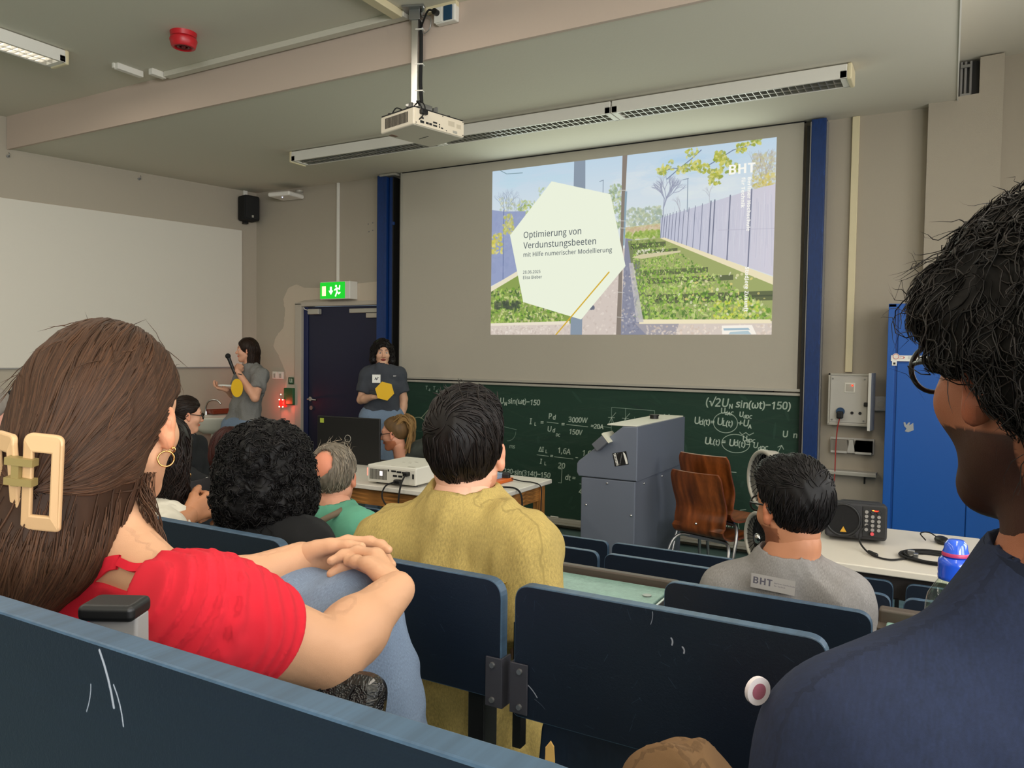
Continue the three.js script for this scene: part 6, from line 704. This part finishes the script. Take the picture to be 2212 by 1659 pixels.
// ---- woman in red, nearest row ----
{ const nk = [-0.94, 1.338, 5.793], b = [nk[0], .403, nk[2]], J = { neck: nk, shR: [-0.719, 1.301, 5.819], shL: addp(nk, [-.155, -.035, .03]), elR: [-0.685, 1.207, 5.655], wrR: [-0.705, 1.246, 5.492], elL: [-1.007, 1.208, 5.607], wrL: [-0.938, 1.25, 5.451], hipR: addp(nk, [.07, -.45, .06]), hipL: addp(nk, [-.1, -.45, .06]), knR: [-0.829, 1.161, 5.451], knL: [-0.941, 1.158, 5.469], anR: [-0.71, 0.893, 5.454], anL: [-0.795, 0.874, 5.445] };
  const P = makePerson('woman in red off shoulder top hugging her knees, brown hair in a beige claw clip', b, { J, skin: 0xd2a07c, noEyes: 0, head: { p: [-0.958, 1.505, 5.772], heading: 26, s: .95, neck: .88, pitch: .04 }, cell: .007, headCell: .0032, handCell: .0032, shoes: 1, body: { girth: .82, arm: 1.1, leg: 1.16 },
    handL: { dir: subp([-0.849, 1.258, 5.378], [-0.938, 1.25, 5.451]), back: [-.45, .35, -.82], curl: [.35, .4, .45, .5], thumb: [.28, .1], size: .95 }, handR: { dir: subp([-0.84, 1.274, 5.395], [-0.705, 1.246, 5.492]), back: [.75, .35, -.5], curl: [.55, .6, .65, .7], thumb: [.2, .25], size: .95, spread: .03 },
    legs: { name: 'jeans', mat: mat(0x9db3d2, .92, { map: rep(heatherT, 12, 12), bumpMap: rep(clothT, 80, 80), bumpScale: .0006 }), th: .012, fold: .004, cell: .006 } });
  const { put, t, B, HM } = P, RED = new THREE.MeshPhysicalMaterial({ color: 0xd8152c, roughness: .85, sheen: .4, sheenColor: new THREE.Color(0xff5060), sheenRoughness: .5, bumpMap: rep(clothT, 60, 60), bumpScale: .0004 });
  // top: body panel cut straight below the shoulders, ruched sleeve, narrow strap
  const T0 = inflate(P.upperF, .007), yTop = nk[1] - .018;
  let T = (x, y, z) => { const d = T0(x, y, z); return Math.abs(d) < .03 ? d - .0022 * noise(x * 16, y * 90, z * 16) * Math.max(0, Math.min(1, (x - J.shR[0] + .1) * 14)) - .0015 * noise(x * 25, y * 25, z * 25) : d; };
  T = cutBy(cutBy(T, [0, yTop, 0], [0, 1, 0], .006), [0, nk[1] - .42, 0], [0, -1, 0]);
  T = cutBy(cutBy(T, addp(J.shR, [.012, 0, 0]), [1, 0, -.25], .006), addp(J.shL, [-.012, 0, 0]), [-1, 0, -.25], .006); part('red_top', put(sdfMesh(T, ...boundsOf([nk, J.shL, J.shR, J.hipL, J.hipR], .14), .006)), RED, t);
  const ax = norm(subp(J.elR, J.shR)), S0 = union([cone(addp(J.shR, [-.045, .004, .004]), J.shR, .062, .064), cone(J.shR, addp(J.shR, ax, .04), .064, .062), cone(addp(J.shR, ax, .04), mixp(J.shR, J.elR, .8), .06, .056)], .02), hem = mixp(J.shR, J.elR, .5);
  let S = (x, y, z) => { const d = S0(x, y, z); if (Math.abs(d) > .03) return d; const u = (x - J.shR[0]) * ax[0] + (y - J.shR[1]) * ax[1] + (z - J.shR[2]) * ax[2], w = u * 330 + 9 * noise(x * 9, y * 9, z * 9) + 40 * (y - J.shR[1]); return d - .0042 * Math.pow(.5 + .5 * Math.sin(w), 1.6) * Math.min(1, Math.max(0, (.135 - u) * 25)) - .003 * noise(x * 60, y * 60, z * 60) * Math.max(0, 1 - Math.abs(u + .01) * 25); };
  S = cutBy(cutBy(S, hem, ax, .004), addp(J.shR, [-.05, 0, 0]), [-1, -.25, .0], .006);
  part('puff_sleeve', put(sdfMesh(S, ...boundsOf([J.shR, hem], .12), .0035)), RED, t);
  const axL = norm(subp(J.elL, J.shL)), SL = cutBy(cone(addp(J.shL, axL, -.02), mixp(J.shL, J.elL, .6), .06, .062), mixp(J.shL, J.elL, .55), axL); part('puff_sleeve', put(sdfMesh(SL, ...boundsOf([J.shL, J.elL], .1), .008)), RED, t);
  const onto = (f, p, d, off) => { let q = addp(p, d, -.25); for (let i = 0; i < 90; i++) { const e = f(...q); if (e < .0008) break; q = addp(q, d, Math.max(.0008, e * .8)); } return addp(q, grad(f, ...q), off); };
  const skinF = P.bodyF, towards = norm([-.62, -.2, -.76]);
  const ribbon = (pts, w, th) => { const c = new THREE.CatmullRomCurve3(pts.map(p => V3(...p))), pos = [], idx = [], n = 30; for (let i = 0; i <= n; i++) { const p = c.getPoint(i / n).toArray(), tg = c.getTangent(i / n).toArray(), g = grad(skinF, ...p), s = norm(crossp(tg, g)); for (const [a, k] of [[-1, 0], [1, 0], [1, 1], [-1, 1]]) pos.push(...addp(addp(p, s, a * w / 2), g, k * th)); if (i) for (let q = 0; q < 4; q++) { const r = (q + 1) % 4, A = (i - 1) * 4, Bq = i * 4; idx.push(A + q, Bq + r, Bq + q, A + q, A + r, Bq + r); } } const g = new THREE.BufferGeometry(); g.setAttribute('position', new THREE.Float32BufferAttribute(pos, 3)); g.setIndex(idx); return toCreasedNormals(g, .7); };
  const sp = [[-0.941, 1.29, 5.83], [-0.924, 1.308, 5.82], [-0.907, 1.323, 5.809], [-0.898, 1.331, 5.793], [-0.899, 1.329, 5.77]].map(p => onto(skinF, p, towards, .001)); part('strap', put(ribbon(sp, .017, .003)), RED, t);
  part('seam_strap', put(ribbon([[-0.898, 1.329, 5.769], [-0.871, 1.325, 5.766], [-0.831, 1.332, 5.766], [-0.788, 1.337, 5.776]].map(p => onto(skinF, p, towards, .002)), .01, .004)), RED, t);
  // hair
  const LW = [[-.05, -.25], [-.03, -.08], [-.012, -.03], [.006, .022], [.03, .035], [.05, .05], [.085, .085]];
  let cap = trim(union([skull(.014, .011, .016), egg([.0, .0, -.07], [.08, .092, .078])], .03), LW);
  let fall = union([cone([.005, -.05, -.105], [.02, -.15, -.125], .07, .066), cone([.03, -.14, -.12], [.115, -.34, -.145], .062, .05), cone([-.03, -.08, -.06], [-.01, -.15, -.085], .035, .035)], .04);
  let f = union([cap, fall], .03); const f0 = f; f = (x, y, z) => f0(x, y, z) - .0022 * noise(x * 75, y * 16, z * 75) - .003 * noise(x * 24, y * 9, z * 24);
  const aim = [0, -.075, -.16]; const brown = 0x3f2a1c;
  addHair(P, f, brown, { lo: [-.17, -.42, -.24], hi: [.2, .16, .13], cell: .0042, rough: .62, locks: [
    { n: 3600, len: .12, r: .0015, steps: 9, k: 4, lift: .0004, liftEnd: .001, R: .3, jitter: .06, flow: (x, y, z) => subp(aim, [x, y, z]), keep: (x, y, z) => y > hairline(LW)(z) + .003 && y > -.07, dark: .6, light: 1.5, rough: .6 },
    { n: 2600, len: .15, r: .0015, steps: 9, k: 4, lift: .0008, liftEnd: .003, R: .34, centre: [.02, -.2, -.12], jitter: .08, wave: .12, flow: (x, y, z) => [.25 + x, -1, -.1], keep: (x, y, z) => y < -.06 && z < -.03, dark: .6, light: 1.6, rough: .6 },
    { n: 90, len: .06, r: .0005, steps: 6, k: 3, R: .3, lift: .001, liftEnd: .018, jitter: .5, flow: (x, y, z) => subp(aim, [x, y, z]), keep: (x, y, z) => y > .03, dark: .8, light: 2 }] });
  const loose = []; for (let i = 0; i < 60; i++) { const a = rr(-.055, -.015), pts = [[-.06 + rr(-.01, .01), -.07, -.03 + rr(-.02, .02)]]; for (let k = 1; k < 7; k++) pts.push([-.06 + a * k * .22 + .008 * Math.sin(k * 1.7 + i), -.07 - .028 * k + rr(-.004, .004), -.03 - .004 * k + rr(-.006, .006) + .006 * Math.cos(k * 1.4 + i)]); loose.push(pts); } const lw = wisps(loose, .0008, [.8, 2]); lw.applyMatrix4(HM); const lm = part('loose_strands', put(lw), hairMat(brown, .55), t); lm.userData.kind = 'stuff';
  const gold = (g) => put(g.applyMatrix4(HM)); part('earring', gold(new THREE.TorusGeometry(.0105, .0012, 8, 30).rotateY(.6).translate(-.079, -.052, -.004)), M.gold, t); part('ear_stud', gold(merge([ball(.0022, -.083, -.038, .006), new THREE.TorusGeometry(.004, .0009, 6, 16).translate(-.082, -.04, .008)])), M.gold, t);
  // claw clip
  const clip = part('hair_clip', put(clipHalf().applyMatrix4(frame([-0.85, 1.452, 5.926], [.13, 1, .02], [.62, .12, .78]))), mat(0xc9a478, .45), t, 'beige claw clip'); part('clip_half', put(clipHalf().applyMatrix4(frame([-0.9, 1.452, 5.938], [.1, 1, .1], [.1, .1, 1]))), mat(0xc9a478, .45), clip); part('clip_hinge', put(merge([box(.03, .008, .012), box(.03, .008, .012, 0, .022, 0), box(.008, .03, .01, -.004, .01, 0)]).applyMatrix4(frame([-0.868, 1.455, 5.937], [.13, 1, .02], [.5, .1, .85]))), mat(0x8c7a4a, .4), clip);
  // chain strap of the handbag, lying over her back
  const topF = (x, y, z) => Math.min(skinF(x, y, z), T(x, y, z)), ch = [[-0.787, 1.342, 5.798], [-0.797, 1.342, 5.804], [-0.797, 1.338, 5.816], [-0.794, 1.328, 5.826], [-0.787, 1.317, 5.834], [-0.783, 1.302, 5.838], [-0.779, 1.288, 5.842], [-0.774, 1.274, 5.846], [-0.769, 1.26, 5.849], [-0.764, 1.247, 5.853]].map(p => onto(topF, p, towards, .006)), cc = new THREE.CatmullRomCurve3(ch.map(p => V3(...p)));
  const bag = thing('handbag', 'black quilted handbag with gold and black chain strap over the red top', 'handbag', [-0.69, 1.144, 5.684], .4);
  const bp = bag.position, local = g => g.translate(-bp.x, -bp.y, -bp.z).rotateY(-.4); const N = 9;
  for (let i = 0; i < N; i++) { const u = (i + .5) / N, p = cc.getPointAt(u).toArray(), tg = cc.getTangentAt(u).toArray(), M4 = frame(p, tg, grad(topF, ...p)); part('leather_segment', local(new THREE.CapsuleGeometry(.0052, .013, 4, 10).applyMatrix4(M4)), mat(0x17141c, .35), bag); const q = cc.getPointAt(i / N).toArray(), M5 = frame(q, cc.getTangentAt(i / N).toArray(), grad(topF, ...q)); part('chain_link', local(new THREE.TorusGeometry(.0062, .0012, 8, 20).scale(.95, 1.15, 1).applyMatrix4(M5)), M.gold, bag); const M6 = frame(p, tg, crossp(tg, grad(topF, ...p))); part('chain_link', local(new THREE.TorusGeometry(.0078, .0011, 8, 20).scale(.85, 1.25, 1).applyMatrix4(M4)), M.gold, bag); }
  part('bag_body', extrude(rrect(.19, .1, .03), .05, .018).rotateX(-.5), new THREE.MeshPhysicalMaterial({ color: 0x0b0b0d, roughness: .3, clearcoat: .3, bumpMap: rep(grainT, 6, 6), bumpScale: .003 }), bag); part('quilt_seam', [0, 1, 2, 3, 4].map(i => tube([[-.09 + i * .04, -.03, .03], [-.06 + i * .04, .03, .028]], .0016, 6, 5)).map(g => g.rotateX(-.5)), M.blackSoft, bag); }
function clipHalf() { const s = rrect(.042, .108, [.006, .006, .01, .01]), h = new THREE.Path(); h.moveTo(-.0095, -.036); h.lineTo(.0095, -.036); h.lineTo(.0095, .034); h.lineTo(-.0095, .034); h.closePath(); s.holes.push(h); const g = extrude(s, .007, .002); const p = g.attributes.position; for (let i = 0; i < p.count; i++) p.setZ(i, p.getZ(i) - 2.2 * p.getY(i) ** 2 + .1 * p.getX(i)); g.computeVertexNormals(); return g; }
{ const t = thing('seat_fitting', 'grey metal upright with black plastic cap between red top and front seat back', 'fitting', [-0.591, 1.37, 6.008], .5); part('upright', box(.04, .1, .022, .0, -.038, 0, .003), mat(0x8f8c8a, .5), t); part('cap', box(.046, .014, .034, -.002, .016, .003, .005), M.black, t); part('groove', box(.026, .0015, .0225, -.004, -.004, 0), M.dark, t); }
// ---- man in navy, right foreground ----
{ const nk = [0.099, 1.389, 5.63], b = [nk[0], .403, nk[2]], J = { neck: nk, shL: [-0.049, 1.273, 5.719], shR: addp(nk, [.15, -.1, -.07]), elL: [-0.087, 1.13, 5.781], hipL: addp(nk, [-.06, -.5, .1]), hipR: addp(nk, [.1, -.5, .02]), knL: [-0.265, 1.033, 5.484] }; J.elR = addp(J.shR, [.08, -.25, -.03]); J.wrL = addp(J.elL, [-.02, .02, -.22]); J.wrR = addp(J.elR, [-.1, 0, -.2]); J.knR = addp(J.knL, [.26, 0, -.06]); J.anL = addp(J.knL, [.03, -.42, .05]); J.anR = addp(J.knR, [0, -.42, .05]);
  const P = makePerson('man in navy polo shirt with messy dark hair, beard and glasses, seen from behind', b, { J, skin: 0xa86a4c, noEyes: 1, head: { p: [0.083, 1.587, 5.63], heading: 40, s: 1.02, neck: 1.05, beard: [.12, .1, .1] }, cell: .007, headCell: .0034, body: { girth: 1.02, arm: 1.12, leg: 1.1 },
    top: { name: 'polo_shirt', mat: cloth(0x232f4e, { map: heatherT, m: 5, f: 50, b: .0004 }), sleeve: .78, slack: .016, th: .016, trap: .012, fold: .005, foldF: 9, neckR: .06, neckY: .05, cell: .006 }, legs: { mat: cloth(0x7a5c3c), th: .016, fold: .012 } });
  const { put, t, HM } = P, hd = hp(HM, 0, -.06, -.02), C0 = mixp(nk, hd, .3), up = norm(subp(hd, nk)); const prof = [[.060, -.03], [.064, .0], [.063, .016], [.067, .018], [.073, -.002], [.084, -.034], [.088, -.05], [.08, -.045]].map(p => new THREE.Vector2(...p)); part('collar', put(new THREE.LatheGeometry(prof, 44).applyMatrix4(frame(C0, up, [.5, .1, .86]))), cloth(0x1d2842, { f: 50 }), t);
  const pin = part('badge', put(new THREE.CylinderGeometry(.012, .012, .004, 24).rotateX(Math.PI / 2).applyMatrix4(frame([-0.133, 1.315, 5.73], [0, 1, 0], [-.75, .1, -.6]))), mat(0xd9cfd0, .5), t, 'small pale round badge on the sleeve'); part('badge_centre', put(new THREE.CylinderGeometry(.007, .007, .0046, 20).rotateX(Math.PI / 2).applyMatrix4(frame([-0.133, 1.315, 5.73], [0, 1, 0], [-.75, .1, -.6]))), mat(0x9c5a6a, .5), pin);
  const LN = [[-.13, -.17], [-.05, -.15], [-.035, -.07], [-.02, -.01], [.006, .008], [.03, .01], [.045, .04], [.085, .085]];
  let f = trim(union([skull(.03, .024, .03), egg([.03, .03, .02], [.066, .08, .07]), egg([0, -.05, -.075], [.074, .09, .05])], .03), LN); const f0 = f; f = (x, y, z) => f0(x, y, z) - .008 * noise(x * 28, y * 28, z * 28) - .004 * noise(x * 70, y * 40, z * 70);
  addHair(P, f, 0x1c1917, { lo: [-.17, -.2, -.2], hi: [.17, .21, .17], cell: .0042, rough: .7, locks: [{ n: 3200, len: .06, r: .0009, steps: 9, k: 3, R: .3, lift: .001, liftEnd: .009, wave: .9, jitter: .5, flow: (x, y, z) => [x * 4 + 1.2 * noise(x * 12, y * 12, z * 12), y > .08 ? .2 : -.9, -.2 + 1.2 * noise(x * 12 + 5, y * 12, z * 12)], keep: (x, y, z) => y > hairline(LN)(z) - .01, dark: .4, light: 2.6 }, { n: 260, len: .06, r: .0005, steps: 10, k: 3, R: .3, lift: .002, liftEnd: .03, wave: 1.4, jitter: .8, flow: (x, y, z) => [x * 4, -.3, z * 3], keep: (x, y, z) => y > -.06, dark: .8, light: 3 }] });
  spectacles(P, 0x15110f, { w: .0024, r: .024 }); const rim = new THREE.TorusGeometry(.0235, .0014, 8, 30).scale(1.05, .92, 1).translate(.032, .004, .1055).applyMatrix4(HM); part('lens_rim', put(rim), mat(0xd8d2c0, .25), t, 'pale lens rim'); }
single('yellow_strap', 'folded pale yellow strip hanging beside the seat post below the empty seat', 'strap', ribbonStrip(), mat(0xe3b668, .7));
function ribbonStrip() { return extrude(shapeOf([[-.007, -.16], [.007, -.16], [.0075, -.02], [.006, .0], [.001, .008], [-.0065, -.002], [-.007, -.02]]), .004, .001).applyMatrix4(frame([-0.485, 1.032, 5.413], [0, 1, 0], [.35, 0, .93])); }
renderer.render(scene, camera);
